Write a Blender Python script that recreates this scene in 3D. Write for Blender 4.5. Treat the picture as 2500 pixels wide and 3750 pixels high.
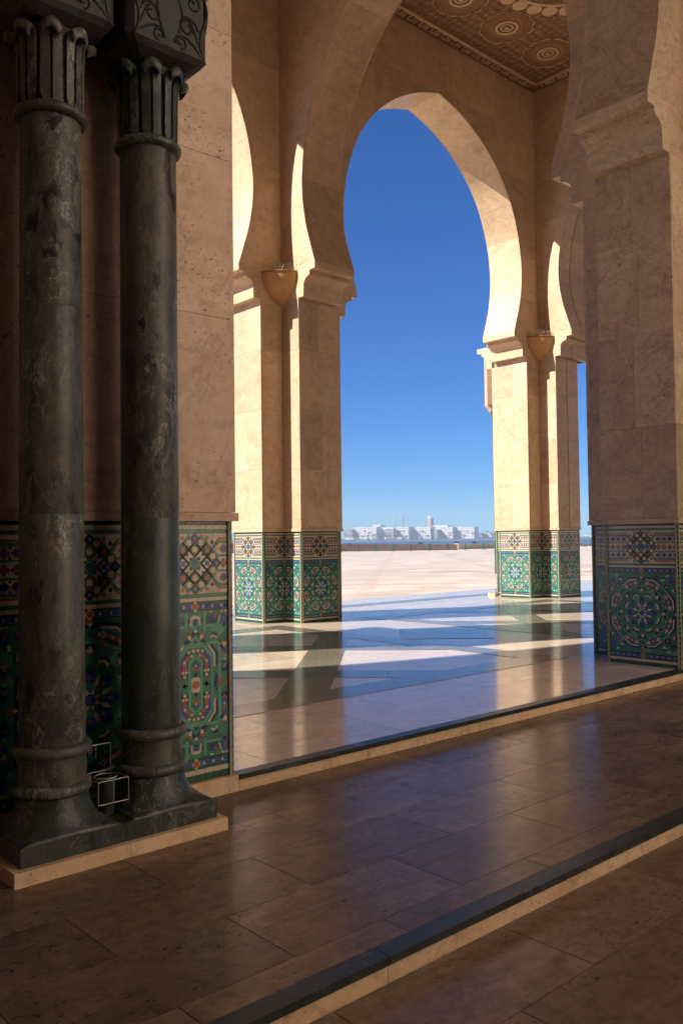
import bpy, math, random
from math import sin, cos, pi, radians, sqrt, atan2, hypot
from mathutils import Vector, Matrix

random.seed(7)
sc = bpy.context.scene
for o in list(bpy.data.objects):
    bpy.data.objects.remove(o)
col = sc.collection

# ------------------------------------------------------------------ camera
TH, PITCH, ROLL = radians(48.012), radians(1.681), radians(0.7157)
CAMZ = 1.35
FW = Vector((cos(TH), sin(TH), 0)); RT = Vector((sin(TH), -cos(TH), 0)); UP = Vector((0, 0, 1))
fwd = FW * cos(PITCH) + UP * sin(PITCH)
up0 = UP * cos(PITCH) - FW * sin(PITCH)
rgt = RT * cos(ROLL) - up0 * sin(ROLL)
upv = RT * sin(ROLL) + up0 * cos(ROLL)
cam_d = bpy.data.cameras.new('camera'); cam = bpy.data.objects.new('camera', cam_d); col.objects.link(cam)
cam.matrix_world = Matrix(((rgt.x, upv.x, -fwd.x, 0), (rgt.y, upv.y, -fwd.y, 0), (rgt.z, upv.z, -fwd.z, CAMZ), (0, 0, 0, 1)))
cam_d.sensor_fit = 'VERTICAL'; cam_d.sensor_height = 36; cam_d.sensor_width = 24
cam_d.lens = 3150.17 / 3750 * 36
cam_d.clip_start = 0.05; cam_d.clip_end = 30000
sc.camera = cam

# ------------------------------------------------------------------ sky and sun
SUN_EL, SUN_PHI = radians(37.2), radians(26.8)
S = Vector((-cos(SUN_PHI) * cos(SUN_EL), sin(SUN_PHI) * cos(SUN_EL), sin(SUN_EL)))
world = bpy.data.worlds.new('World'); sc.world = world; world.use_nodes = True
wn = world.node_tree.nodes; wl = world.node_tree.links
bg = wn['Background']
sky = wn.new('ShaderNodeTexSky'); sky.sky_type = 'NISHITA'; sky.sun_disc = False
sky.sun_elevation = SUN_EL; sky.sun_rotation = atan2(S.x, S.y)
sky.altitude = 1200; sky.air_density = 1.0; sky.dust_density = 0.0; sky.ozone_density = 2.0
hsv = wn.new('ShaderNodeHueSaturation'); hsv.inputs['Saturation'].default_value = 1.1
wl.new(sky.outputs[0], hsv.inputs['Color'])
tint = wn.new('ShaderNodeMix'); tint.data_type = 'RGBA'; tint.blend_type = 'MULTIPLY'; tint.inputs[0].default_value = 1; tint.inputs[7].default_value = (.20, .62, 1.18, 1)
wl.new(hsv.outputs[0], tint.inputs[6]); wl.new(tint.outputs[2], bg.inputs[0])
bg.inputs[1].default_value = 0.054
sun_d = bpy.data.lights.new('sun', 'SUN'); sun_d.energy = 5.0; sun_d.angle = radians(0.5); sun_d.color = (1.0, 0.93, 0.82)
sun = bpy.data.objects.new('sun', sun_d); col.objects.link(sun)
sun.rotation_euler = S.to_track_quat('Z', 'Y').to_euler(); sun.location = (0, 0, 60)
vs = sc.view_settings
vs.view_transform = 'Standard'; vs.look = 'None'; vs.exposure = 1.08; vs.gamma = 1.0
sc.cycles.use_denoising = True; sc.cycles.use_adaptive_sampling = True; sc.cycles.adaptive_threshold = .03
sc.cycles.max_bounces = 12; sc.cycles.diffuse_bounces = 6; sc.cycles.glossy_bounces = 5
sc.cycles.caustics_reflective = False; sc.cycles.caustics_refractive = False

# ------------------------------------------------------------------ mesh helpers
def mesh_obj(name, verts, faces, mat, parent=None, fm=None, smooth=False):
    me = bpy.data.meshes.new(name); me.from_pydata([tuple(v) for v in verts], [], faces)
    for m in (mat if isinstance(mat, (list, tuple)) else [mat]): me.materials.append(m)
    if fm: me.polygons.foreach_set('material_index', fm)
    if smooth: me.polygons.foreach_set('use_smooth', [True] * len(me.polygons))
    me.update()
    o = bpy.data.objects.new(name, me); col.objects.link(o)
    if parent: o.parent = parent
    return o

class MB:
    def __init__(s): s.v = []; s.f = []; s.m = []
    def add(s, verts, faces, mi=0):
        b = len(s.v); s.v += [tuple(v) for v in verts]; s.f += [[b + i for i in f] for f in faces]; s.m += [mi] * len(faces)
    def box(s, x0, x1, y0, y1, z0, z1, mi=0):
        s.add([(x, y, z) for x in (x0, x1) for y in (y0, y1) for z in (z0, z1)],
              [(0, 1, 3, 2), (4, 6, 7, 5), (0, 4, 5, 1), (2, 3, 7, 6), (0, 2, 6, 4), (1, 5, 7, 3)], mi)
    def prism(s, poly, fr, n0, n1, mi=0):
        """poly in (u,v); fr = (origin,U,V,N): closed prism between offsets n0 (back) and n1 (front)"""
        O, U, V, N = fr; k = len(poly)
        vs_ = [O + U * p[0] + V * p[1] + N * n0 for p in poly] + [O + U * p[0] + V * p[1] + N * n1 for p in poly]
        fs = [list(range(k, 2 * k)), list(range(k - 1, -1, -1))] + [(i, (i + 1) % k, k + (i + 1) % k, k + i) for i in range(k)]
        s.add(vs_, fs, mi)
    def tube(s, path, r, n=6, mi=0, closed=False):
        path = [Vector(p) for p in path]; L = len(path); b = len(s.v)
        for i, p in enumerate(path):
            a = path[(i - 1) % L] if (closed or i > 0) else p
            c = path[(i + 1) % L] if (closed or i < L - 1) else p
            t = (c - a).normalized()
            ref = Vector((0, 0, 1)) if abs(t.z) < .9 else Vector((1, 0, 0))
            x = t.cross(ref).normalized(); y = t.cross(x)
            for j in range(n):
                q = p + (x * cos(2 * pi * j / n) + y * sin(2 * pi * j / n)) * r
                s.v.append(tuple(q))
        for i in range(L if closed else L - 1):
            for j in range(n):
                a0 = b + i * n + j; a1 = b + i * n + (j + 1) % n; c0 = b + ((i + 1) % L) * n + j; c1 = b + ((i + 1) % L) * n + (j + 1) % n
                s.f.append((a0, a1, c1, c0)); s.m.append(mi)
        if not closed:
            s.f.append([b + j for j in range(n - 1, -1, -1)]); s.f.append([b + (L - 1) * n + j for j in range(n)]); s.m += [mi, mi]
    def lathe(s, prof, c, n=48, mi=0, sq=None):
        """prof: (r,z) list; sq(z) in 0..1 pulls the ring towards a square"""
        b = len(s.v)
        for (r, z) in prof:
            k = sq(z) if sq else 0
            for j in range(n):
                a = 2 * pi * j / n
                q = 1 / max(abs(cos(a)), abs(sin(a)))
                rr = r * ((1 - k) + k * q)
                s.v.append((c[0] + rr * cos(a), c[1] + rr * sin(a), z))
        for i in range(len(prof) - 1):
            for j in range(n):
                s.f.append((b + i * n + j, b + i * n + (j + 1) % n, b + (i + 1) * n + (j + 1) % n, b + (i + 1) * n + j)); s.m.append(mi)
        s.f.append([b + j for j in range(n - 1, -1, -1)]); s.f.append([b + (len(prof) - 1) * n + j for j in range(n)]); s.m += [mi, mi]
    def build(s, name, mat, parent=None, smooth=False):
        return mesh_obj(name, s.v, s.f, mat, parent, s.m if isinstance(mat, (list, tuple)) else None, smooth)

def smooth_by_angle(o, deg=40):
    me = o.data
    me.polygons.foreach_set('use_smooth', [True] * len(me.polygons))
    try: me.set_sharp_from_angle(angle=radians(deg))
    except Exception: pass
    return o

def tag(o, label=None, cat=None, group=None, kind=None):
    if label: o['label'] = label
    if cat: o['category'] = cat
    if group: o['group'] = group
    if kind: o['kind'] = kind
    return o
def empty(name, loc=(0, 0, 0), parent=None):
    e = bpy.data.objects.new(name, None); col.objects.link(e); e.location = loc; e.empty_display_size = .2
    if parent: e.parent = parent
    return e
def clip(poly, a, b, c):
    """keep a*x+b*y<=c"""
    out = []
    for i in range(len(poly)):
        p, q = poly[i], poly[(i + 1) % len(poly)]
        dp, dq = a * p[0] + b * p[1] - c, a * q[0] + b * q[1] - c
        if dp <= 0: out.append(p)
        if dp * dq < 0:
            t = dp / (dp - dq); out.append((p[0] + (q[0] - p[0]) * t, p[1] + (q[1] - p[1]) * t))
    res = []
    for p in out:
        if not res or hypot(p[0] - res[-1][0], p[1] - res[-1][1]) > 1e-6: res.append(p)
    if len(res) > 1 and hypot(res[0][0] - res[-1][0], res[0][1] - res[-1][1]) < 1e-6: res.pop()
    return res
def area(poly):
    return .5 * sum(poly[i][0] * poly[(i + 1) % len(poly)][1] - poly[(i + 1) % len(poly)][0] * poly[i][1] for i in range(len(poly)))
def ccw(poly): return poly if area(poly) > 0 else poly[::-1]
def rect_clip(poly, x0, x1, y0, y1):
    for a, b, c in ((-1, 0, -x0), (1, 0, x1), (0, -1, -y0), (0, 1, y1)):
        if len(poly) < 3: return []
        poly = clip(poly, a, b, c)
    return poly if len(poly) >= 3 else []

# ------------------------------------------------------------------ materials
class NT:
    def __init__(s, name):
        s.m = bpy.data.materials.new(name); s.m.use_nodes = True; s.t = s.m.node_tree
        s.p = s.t.nodes['Principled BSDF']
    def n(s, kind, **kw):
        nd = s.t.nodes.new('ShaderNode' + kind)
        for k, v in kw.items():
            if k in nd.inputs: s.set(nd.inputs[k], v)
            else: setattr(nd, k, v)
        return nd
    def set(s, inp, v):
        if isinstance(v, bpy.types.NodeSocket): s.t.links.new(v, inp)
        else: inp.default_value = v
    def coords(s, rnd=True, scale=(1, 1, 1), amount=37.0):
        tc = s.n('TexCoord'); v = tc.outputs['Object']
        if rnd:
            oi = s.n('ObjectInfo'); m = s.n('Math', operation='MULTIPLY'); s.set(m.inputs[0], oi.outputs['Random']); m.inputs[1].default_value = amount
            a = s.n('VectorMath', operation='ADD'); s.set(a.inputs[0], v); s.set(a.inputs[1], m.outputs[0]); v = a.outputs[0]
        mp = s.n('Mapping'); s.set(mp.inputs['Vector'], v); mp.inputs['Scale'].default_value = scale
        return mp.outputs[0]
    def noise(s, vec, scale, detail=6, rough=.6, dist=0):
        nd = s.n('TexNoise'); s.set(nd.inputs['Vector'], vec); nd.inputs['Scale'].default_value = scale
        nd.inputs['Detail'].default_value = detail; nd.inputs['Roughness'].default_value = rough; nd.inputs['Distortion'].default_value = dist
        return nd.outputs['Fac']
    def ramp(s, fac, stops):
        r = s.n('ValToRGB'); s.set(r.inputs[0], fac); e = r.color_ramp.elements
        while len(e) < len(stops): e.new(.5)
        for el, (p, c) in zip(e, stops):
            el.position = p; el.color = (c, c, c, 1) if isinstance(c, (int, float)) else (*c, 1)
        return r.outputs[0]
    def mix(s, fac, a, b, blend='MIX'):
        m = s.n('Mix', data_type='RGBA', blend_type=blend)
        s.set(m.inputs[0], fac); s.set(m.inputs[6], a if not isinstance(a, tuple) else (*a, 1)); s.set(m.inputs[7], b if not isinstance(b, tuple) else (*b, 1))
        return m.outputs[2]
    def math(s, op, a, b=0.0):
        m = s.n('Math', operation=op); s.set(m.inputs[0], a); s.set(m.inputs[1], b); return m.outputs[0]
    def rnd(s): return s.n('ObjectInfo').outputs['Random']
    def bump(s, h, strength=.3, dist=.01):
        b = s.n('Bump'); s.set(b.inputs['Height'], h); b.inputs['Strength'].default_value = strength; b.inputs['Distance'].default_value = dist
        s.set(s.p.inputs['Normal'], b.outputs[0])
    def out(s, color, rough=.5, spec=.5):
        s.set(s.p.inputs['Base Color'], color if not isinstance(color, tuple) else (*color, 1)); s.set(s.p.inputs['Roughness'], rough)
        s.p.inputs['Specular IOR Level'].default_value = spec
        return s.m

def mat_travertine(name, base, dark, light, rough=.5, pit=.5, spec=.5, strat=(1, 1, 1.5), rvar=.13, polish=False, pitscale=38, sm=.5, cont=1.0, vn=.40):
    t = NT(name); v = t.coords(True); vst = t.coords(True, strat)
    n1 = t.noise(v, 1.5, 9, .66, .8); n2 = t.noise(vst, 2.4, 9, .70, 1.2); n3 = t.noise(v, 16, 6, .65)
    c = t.mix(t.ramp(n1, [(.34, 0), (.64, 1)]), base, light)
    c = t.mix(t.math('MULTIPLY', t.ramp(n2, [(.44, 0), (.66, 1)]), sm), c, dark)
    c = t.mix(t.math('MULTIPLY', t.ramp(n3, [(.45, 0), (.70, 1)]), .40 * cont), c, dark)
    # warped vein lines
    nv = t.noise(v, .9, 7, .58, 1.6); vein = t.ramp(t.math('ABSOLUTE', t.math('SUBTRACT', nv, .5)), [(0, 1), (.020, 0)])
    c = t.mix(t.math('MULTIPLY', vein, vn * cont), c, tuple(x * .72 for x in dark))
    blot = t.ramp(t.noise(v, 4.2, 6, .7, .5), [(.54, 0), (.70, 1)]); c = t.mix(t.math('MULTIPLY', blot, .45 * cont), c, tuple(x * .70 for x in dark))
    r = t.math('ADD', t.math('MULTIPLY', t.rnd(), rvar * 2), 1 - rvar)
    hs = t.n('HueSaturation'); t.set(hs.inputs['Color'], c); t.set(hs.inputs['Value'], r); c = hs.outputs[0]
    pv = t.coords(True, (1, 1, 1.6) if not polish else (.6, 1.6, 1))
    pp = t.noise(pv, pitscale, 3, .6, .4); patch = t.ramp(t.noise(v, 1.9, 3, .5), [(.44, .12), (.60, 1)])
    pits = t.math('MULTIPLY', t.ramp(pp, [(.61, 0), (.655, 1)]), patch)
    c = t.mix(t.math('MULTIPLY', pits, pit), c, tuple(x * .25 for x in dark))
    h = t.math('SUBTRACT', t.math('MULTIPLY', n3, .25), t.math('MULTIPLY', pits, 1.0))
    t.bump(h, .28 if not polish else .10, .006)
    ro = t.math('ADD', t.math('MULTIPLY', n2, .30), rough - .13)
    return t.out(c, ro, spec)

TRAV = mat_travertine('travertine', (.54, .365, .225), (.38, .235, .13), (.62, .455, .30), .52, .6, cont=.75, vn=.25)
TRAV_PINK = mat_travertine('pink_travertine', (.58, .39, .265), (.44, .26, .165), (.65, .47, .34), .5, .85, rvar=.07)
TRAV_GREY = mat_travertine('brown_travertine', (.50, .36, .235), (.35, .235, .145), (.58, .44, .30), .5, .85, rvar=.20, cont=1.2)
TRAV_KERB = mat_travertine('kerb_travertine', (.66, .44, .25), (.42, .25, .13), (.68, .49, .31), .6, .8, pitscale=55)
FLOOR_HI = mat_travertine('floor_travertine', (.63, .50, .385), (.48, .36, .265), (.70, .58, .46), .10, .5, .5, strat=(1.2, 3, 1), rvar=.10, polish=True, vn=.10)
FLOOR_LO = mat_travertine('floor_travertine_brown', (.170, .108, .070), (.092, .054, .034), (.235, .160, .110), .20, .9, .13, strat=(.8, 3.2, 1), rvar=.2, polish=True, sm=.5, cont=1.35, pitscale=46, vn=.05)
FLOOR_INLAY = mat_travertine('floor_inlay_stone', (.19, .165, .12), (.14, .12, .088), (.24, .21, .155), .12, .2, .5, rvar=.12, polish=True, vn=.1)
MORTAR = NT('mortar'); MORTAR.out((.16, .115, .08), .95); MORTAR = MORTAR.m

def mat_green_marble(name, base, mid, vein, rough=.28, veins=.6, scale=1.0, pits=.6):
    t = NT(name); v = t.coords(True, (scale, scale, scale * .5))
    # folded flow: the coordinates are dragged by a slow noise
    nz = t.n('TexNoise'); t.set(nz.inputs['Vector'], v); nz.inputs['Scale'].default_value = 2.4; nz.inputs['Detail'].default_value = 4
    ms = t.n('VectorMath', operation='SCALE'); t.set(ms.inputs[0], nz.outputs['Color']); ms.inputs['Scale'].default_value = 1.3
    wv = t.n('VectorMath', operation='ADD'); t.set(wv.inputs[0], v); t.set(wv.inputs[1], ms.outputs[0]); w = wv.outputs[0]
    cloud = t.noise(w, 2.2, 8, .68, .3)
    c = t.mix(t.ramp(cloud, [(.36, 0), (.66, 1)]), base, mid)
    fine = t.noise(w, 9, 7, .62, .6)
    c = t.mix(t.math('MULTIPLY', t.ramp(fine, [(.52, 0), (.74, 1)]), .40), c, tuple(x * 1.5 for x in mid))
    c = t.mix(t.math('MULTIPLY', t.ramp(fine, [(.28, 1), (.42, 0)]), .5), c, tuple(x * .5 for x in base))
    # white threads where two warped noises cross
    def thread(sc_, wdt, seed):
        n = t.n('TexNoise'); a_ = t.n('VectorMath', operation='ADD'); t.set(a_.inputs[0], w); a_.inputs[1].default_value = (seed, seed * 1.7, seed * .6); t.set(n.inputs['Vector'], a_.outputs[0])
        n.inputs['Scale'].default_value = sc_; n.inputs['Detail'].default_value = 6; n.inputs['Roughness'].default_value = .62; n.inputs['Distortion'].default_value = .4
        return t.ramp(t.math('ABSOLUTE', t.math('SUBTRACT', n.outputs['Fac'], .5)), [(0, 1), (wdt, 0)])
    mask = t.ramp(t.noise(v, 2.6, 3), [(.44, .1), (.62, 1)])
    th = t.math('MULTIPLY', t.math('MAXIMUM', thread(2.6, .014, 3.1), t.math('MULTIPLY', thread(6.0, .02, 9.4), .55)), mask)
    c = t.mix(t.math('MULTIPLY', th, veins), c, vein)
    # rusty and black clasts
    cl = t.ramp(t.noise(w, 3.1, 5, .6, .2), [(.615, 0), (.64, 1)]); c = t.mix(t.math('MULTIPLY', cl, pits), c, tuple(x * .18 for x in base))
    ru = t.ramp(t.noise(v, 1.4, 4, .6), [(.60, 0), (.72, 1)]); c = t.mix(t.math('MULTIPLY', ru, .35), c, (mid[0] * 1.6, mid[1] * .95, mid[2] * .9))
    t.bump(t.math('SUBTRACT', t.math('MULTIPLY', fine, .4), t.math('MULTIPLY', cl, .6)), .10, .006)
    return t.out(c, t.math('ADD', t.math('MULTIPLY', fine, .25), rough - .1), .35)
GREENM = mat_green_marble('green_marble', (.022, .031, .024), (.075, .094, .070), (.36, .40, .34), .30, .6, 1.25, .5)
GREENM2 = mat_green_marble('brown_green_marble', (.030, .033, .024), (.112, .110, .082), (.46, .44, .39), .36, .8, 1.6, .85)
GREENM_B = mat_green_marble('blackish_green_marble', (.016, .020, .016), (.045, .052, .038), (.33, .34, .30), .34, .7, 1.4, .8)
GREENM_DK = mat_green_marble('dark_green_marble', (.010, .015, .013), (.022, .032, .025), (.20, .22, .19), .34, .4, .8, .3)
CARVED = mat_green_marble('carved_marble', (.026, .022, .018), (.058, .048, .038), (.13, .11, .09), .55, .3, 1.5)

def mat_glaze(name, colr, rough=.22, var=.25):
    t = NT(name); v = t.coords(True)
    n = t.noise(v, 30, 4, .6)
    hs = t.n('HueSaturation'); hs.inputs['Color'].default_value = (*colr, 1)
    val = t.math('ADD', t.math('MULTIPLY', t.rnd(), var), 1 - var / 2)
    val = t.math('MULTIPLY', val, t.math('ADD', t.math('MULTIPLY', n, .6), .7)); t.set(hs.inputs['Value'], val)
    t.bump(t.noise(v, 18, 2), .06, .004)
    return t.out(hs.outputs[0], rough, .5)
PAL = ['green', 'green2', 'dkgreen', 'white', 'blue', 'dkblue', 'brown', 'ltgreen']
PALM = [mat_glaze('glaze_green', (.038, .170, .112)), mat_glaze('glaze_mid_green', (.030, .125, .080)), mat_glaze('glaze_dark_green', (.010, .070, .034)), mat_glaze('glaze_cream', (.48, .40, .30)),
        mat_glaze('glaze_blue', (.035, .060, .26)), mat_glaze('glaze_dark_blue', (.012, .010, .070)), mat_glaze('glaze_brown', (.30, .095, .022)), mat_glaze('glaze_pale_green', (.085, .28, .18))]
PI = {k: i for i, k in enumerate(PAL)}
GROUT = NT('grout'); GROUT.out((.30, .25, .18), .95); GROUT = GROUT.m
def mat_plain(name, c, rough=.5, metal=0, var=.15, scale=12):
    t = NT(name); n = t.noise(t.coords(True), scale, 4)
    k = t.mix(n, tuple(x * (1 - var) for x in c), tuple(min(1, x * (1 + var)) for x in c))
    t.p.inputs['Metallic'].default_value = metal
    return t.out(k, rough)
TERRA = mat_plain('terracotta', (.52, .28, .12), .7)
WIRE = mat_plain('wire_white', (.40, .39, .39), .4, .4)
SPIKE = mat_plain('spike_steel', (.45, .40, .33), .4, .6)
DARK = mat_plain('black_plastic', (.015, .014, .014), .5)
BARGREEN = mat_plain('barrier_green', (.02, .17, .09), .45)
GALV = mat_plain('galvanised', (.30, .33, .33), .45, .5)
WOOD = mat_plain('carved_wood_dark', (.26, .12, .05), .75, 0, .5, 40)
WOODL = mat_plain('carved_wood_light', (.62, .43, .26), .7, 0, .25, 60)
WOODM = mat_plain('carved_wood_mid', (.27, .125, .05), .75, 0, .4, 40)
WHITEB = mat_plain('white_render', (.64, .62, .60), .8, 0, .06, .02)
WINDOW = mat_plain('window_dark', (.10, .12, .15), .3, 0, .3, .05)
FARTREE = mat_plain('far_foliage', (.045, .06, .045), .9, 0, .4, .05)
LANDM = mat_plain('far_land', (.16, .15, .13), .9, 0, .4, .02)
GREYB = mat_plain('grey_render', (.28, .29, .31), .8, 0, .1, .02)
REDB = mat_plain('red_stone', (.45, .26, .18), .8, 0, .15, .05)
CRANEM = mat_plain('crane_steel', (.35, .32, .30), .6)
SHADEWALLM = mat_plain('shaded_sea_wall', (.22, .13, .085), .9, 0, .35, 1.5)  # brown carries the building shadow on the left sea wall stretch
SANDM = mat_plain('sand_wall', (.62, .47, .27), .9, 0, .15, 1.5)
SLOT = mat_plain('drain_iron', (.03, .028, .025), .7)

# ------------------------------------------------------------------ ground, floors, steps
A_, E_ = .42, .85          # half arm width, half pier extent
ZC = 11.05                 # ceiling
XS = [-5.11, 1.96, 9.03, 16.10, 23.17]; YS = [4.53, 11.38]
KERB_Y, STEP2_Y, RISE = 4.09, 2.135, .095

def slab_box(parent, x0, x1, y0, y1, z, mat, name='slab', th=.03, g=.0022):
    m = MB(); m.box(x0 + g, x1 - g, y0 + g, y1 - g, z - th, z); return m.build(name, mat, parent)

# plaza material: pale slabs with beige zigzag bands
def mat_plaza():
    t = NT('plaza_stone'); tc = t.n('TexCoord'); v = tc.outputs['Object']
    br = t.n('TexBrick'); t.set(br.inputs['Vector'], v); br.inputs['Scale'].default_value = 1; br.inputs['Brick Width'].default_value = 1.77; br.inputs['Row Height'].default_value = .86
    br.inputs['Mortar Size'].default_value = .012; br.inputs['Color1'].default_value = (.72, .62, .49, 1); br.inputs['Color2'].default_value = (.52, .41, .30, 1); br.inputs['Mortar'].default_value = (.36, .28, .22, 1); br.inputs['Mortar Smooth'].default_value = .3
    sx = t.n('SeparateXYZ'); t.set(sx.inputs[0], v)
    # 45 degree bands on the 7.07 x 6.85 grid
    def band(sign):
        xx = t.math('DIVIDE', t.math('SUBTRACT', sx.outputs[0], 5.495), 7.07); yy = t.math('DIVIDE', t.math('SUBTRACT', sx.outputs[1], 7.955), 6.85)
        s_ = t.math('ADD', xx, yy) if sign > 0 else t.math('SUBTRACT', xx, yy)
        f = t.math('PINGPONG', s_, .5)
        return t.math('MULTIPLY', t.math('GREATER_THAN', f, .16), t.math('LESS_THAN', f, .235))
    ck = t.n('TexChecker'); t.set(ck.inputs['Vector'], v); ck.inputs['Scale'].default_value = .2829
    b = t.math('MAXIMUM', band(1), t.math('MULTIPLY', band(-1), t.math('MULTIPLY', ck.outputs['Fac'], .5)))
    n = t.noise(v, 1.1, 6, .6, .5)
    c = t.mix(t.math('MULTIPLY', b, .6), br.outputs[0], (.42, .31, .22))
    c = t.mix(t.math('MULTIPLY', n, .35), c, (.54, .44, .34))
    t.bump(br.outputs['Fac'], .1, .004)
    return t.out(c, t.math('ADD', t.math('MULTIPLY', n, .3), .30), .4)
PLAZA = mat_plaza()

# the plaza falls gently towards the sea
m = MB(); N0 = YS[1] + E_ + .35
prev = None
def pz(x, y):
    d = max(0, x * FW.x + y * FW.y - 18); return -.0055 * d
gx = [-60, -20, 0, 10, 20, 40, 80, 140, 200]; gy = [N0, 16, 20, 30, 45, 70, 100, 140, 190]
for yy in gy:
    for xx in gx: m.v.append((xx, yy, pz(xx, yy) - .004))
for j in range(len(gy) - 1):
    for i in range(len(gx) - 1):
        a = j * len(gx) + i; m.f.append((a, a + 1, a + 1 + len(gx), a + len(gx))); m.m.append(0)
plaza = tag(m.build('plaza_ground', PLAZA), kind='structure')
m = MB(); m.box(-60, 200, -40, N0 - .001, -1.2, -.30); tag(m.build('ground', MORTAR), kind='structure')

# upper floor (arcade floor)
floor_u = tag(empty('arcade_floor'), kind='structure')
m = MB(); m.box(-22, 40, KERB_Y + .05, N0 + 1.2, -.29, -.034); m.build('bed', MORTAR, floor_u)
def grid_slabs(x0, x1, y0, y1, w, h, z, mat, parent, offs=0, kx=0):
    j = 0; y = y0
    while y < y1 - 1e-3:
        ye = min(y + h, y1); x = x0 - (w / 2 if (j + offs) % 2 else 0)
        while x < x1 - 1e-3:
            xa, xb = max(x, x0), min(x + w, x1)
            if xb - xa > .02: slab_box(parent, xa, xb, y, ye, z, mat)
            x += w
        y = ye; j += 1
grid_slabs(2.0, 16.4, KERB_Y + .085, 11.0, 1.18, .68, 0, FLOOR_HI, floor_u)
grid_slabs(7.0, 19.0, 11.0, N0 + 1.15, 1.18, .70, 0, FLOOR_HI, floor_u)
# the rest of the arcade floor in larger sheets
for (x0, x1, y0, y1) in ((-21, 2.0, KERB_Y + .085, N0 + 1.15), (16.4, 30, KERB_Y + .085, 11.0), (2.0, 7.0, 11.0, N0 + 1.15), (19, 30, 11.0, N0 + 1.15)):
    slab_box(floor_u, x0, x1, y0, y1, 0, FLOOR_HI)
# dark inlay: a frame round every bay and two pairs of diagonal bands
def strip(poly, z=.0035, name='inlay_slab'):
    m = MB(); m.prism(ccw(poly), (Vector((0, 0, 0)), Vector((1, 0, 0)), Vector((0, 1, 0)), Vector((0, 0, 1))), z - .02, z); return m.build(name, FLOOR_INLAY, floor_u)
def bay_inlay(xi):
    x0, x1 = XS[xi] + E_, XS[xi + 1] - E_; y0, y1 = YS[0] + E_, YS[1] - E_
    cx, cy = (x0 + x1) / 2, (y0 + y1) / 2
    w = .40
    ix0, ix1, iy0, iy1 = x0 + w, x1 - w, y0 + w, y1 - w
    n = 4
    for k in range(n):
        a, b = x0 + (x1 - x0) * k / n, x0 + (x1 - x0) * (k + 1) / n
        strip([(a + .002, y0 + .02), (b - .002, y0 + .02), (b - .002, iy0), (a + .002, iy0)]); strip([(a + .002, iy1), (b - .002, iy1), (b - .002, y1), (a + .002, y1)])
        a, b = iy0 + (iy1 - iy0) * k / n, iy0 + (iy1 - iy0) * (k + 1) / n
        strip([(x0, a + .002), (ix0 - .002, a + .002), (ix0 - .002, b - .002), (x0, b - .002)]); strip([(ix1 + .002, a + .002), (x1, a + .002), (x1, b - .002), (ix1 + .002, b - .002)])
    big = 8
    def diag(lo, hi, sgn, layer):
        # lo < (y-cy) - sgn*(x-cx) < hi
        P = [(cx - big, cy - big), (cx + big, cy - big), (cx + big, cy + big), (cx - big, cy + big)]
        P = rect_clip(P, ix0 + .002, ix1 - .002, iy0 + .002, iy1 - .002)
        P = clip(P, -sgn, 1, hi + cy - sgn * cx); P = clip(P, sgn, -1, -(lo + cy - sgn * cx))
        # cut across into pieces
        L = [-9, -2.4, -1.72, -1.1, 0, 1.1, 1.72, 2.4, 9]
        for a, b in zip(L[:-1], L[1:]):
            Q = clip(P, sgn, 1, b - .002 + cy + sgn * cx) if len(P) > 2 else []
            if len(Q) > 2: Q = clip(Q, -sgn, -1, -(a + .002 + cy + sgn * cx))
            if len(Q) > 2 and abs(area(Q)) > .004:
                if layer and (abs(a + b) / 2 > 1.1 and abs(a + b) / 2 < 1.72): continue
                strip(Q)
    for lo, hi in ((-1.72, -1.1), (1.1, 1.72)):
        diag(lo, hi, 1, 0); diag(lo, hi, -1, 1)
for i in (1, 2): bay_inlay(i)
# a square set on its corner in the middle of each side opening
for xc in (9.03, 16.10):
    r = .86; c0 = (xc, (YS[0] + YS[1]) / 2)
    for k in range(3):
        a, b = -r + 2 * r * k / 3, -r + 2 * r * (k + 1) / 3
        q = lambda s, t: (c0[0] + (s + t) * .5, c0[1] + (t - s) * .5)
        strip([q(a + .002, -r), q(b - .002, -r), q(b - .002, r), q(a + .002, r)])
# threshold bands along the facade row
for k in range(8):
    a = 2.9 + k * 1.7
    strip([(a + .002, YS[1] + E_ + .06), (a + 1.698, YS[1] + E_ + .06), (a + 1.698, YS[1] + E_ + .46), (a + .002, YS[1] + E_ + .46)])

# step 1: kerb with green nosing, middle floor, step 2, lowest floor
def step(name, yf, z, x0, x1, lens, skip=None):
    e = tag(empty(name), kind='structure')
    x = x0; k = 0
    while x < x1:
        xe = min(x + lens[k % len(lens)], x1); k += 1
        m = MB(); m.box(x + .0015, xe - .0015, yf, yf + .084, z - .029, z + .0005); m.build('nosing', GREENM_DK, e)
        m = MB(); m.box(x + .0015, xe - .0015, yf + .012, yf + .10, z - RISE - .03, z - .0295); m.build('riser', TRAV_KERB, e)
        x = xe
    return e
step('upper_step', KERB_Y, 0, 2.878, 8.19, [1.02, 1.35, 1.12, 1.3])
step('lower_step', STEP2_Y, -RISE, -4.0, 9.6, [1.3, 1.05, 1.42])
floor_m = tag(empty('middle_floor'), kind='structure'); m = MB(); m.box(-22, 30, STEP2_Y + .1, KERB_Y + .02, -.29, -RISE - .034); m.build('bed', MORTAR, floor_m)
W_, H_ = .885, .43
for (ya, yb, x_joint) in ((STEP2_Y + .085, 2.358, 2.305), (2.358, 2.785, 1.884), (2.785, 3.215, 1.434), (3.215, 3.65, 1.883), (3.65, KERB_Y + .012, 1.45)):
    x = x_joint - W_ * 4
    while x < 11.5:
        slab_box(floor_m, x, x + W_, ya, yb, -RISE, FLOOR_LO); x += W_
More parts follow.
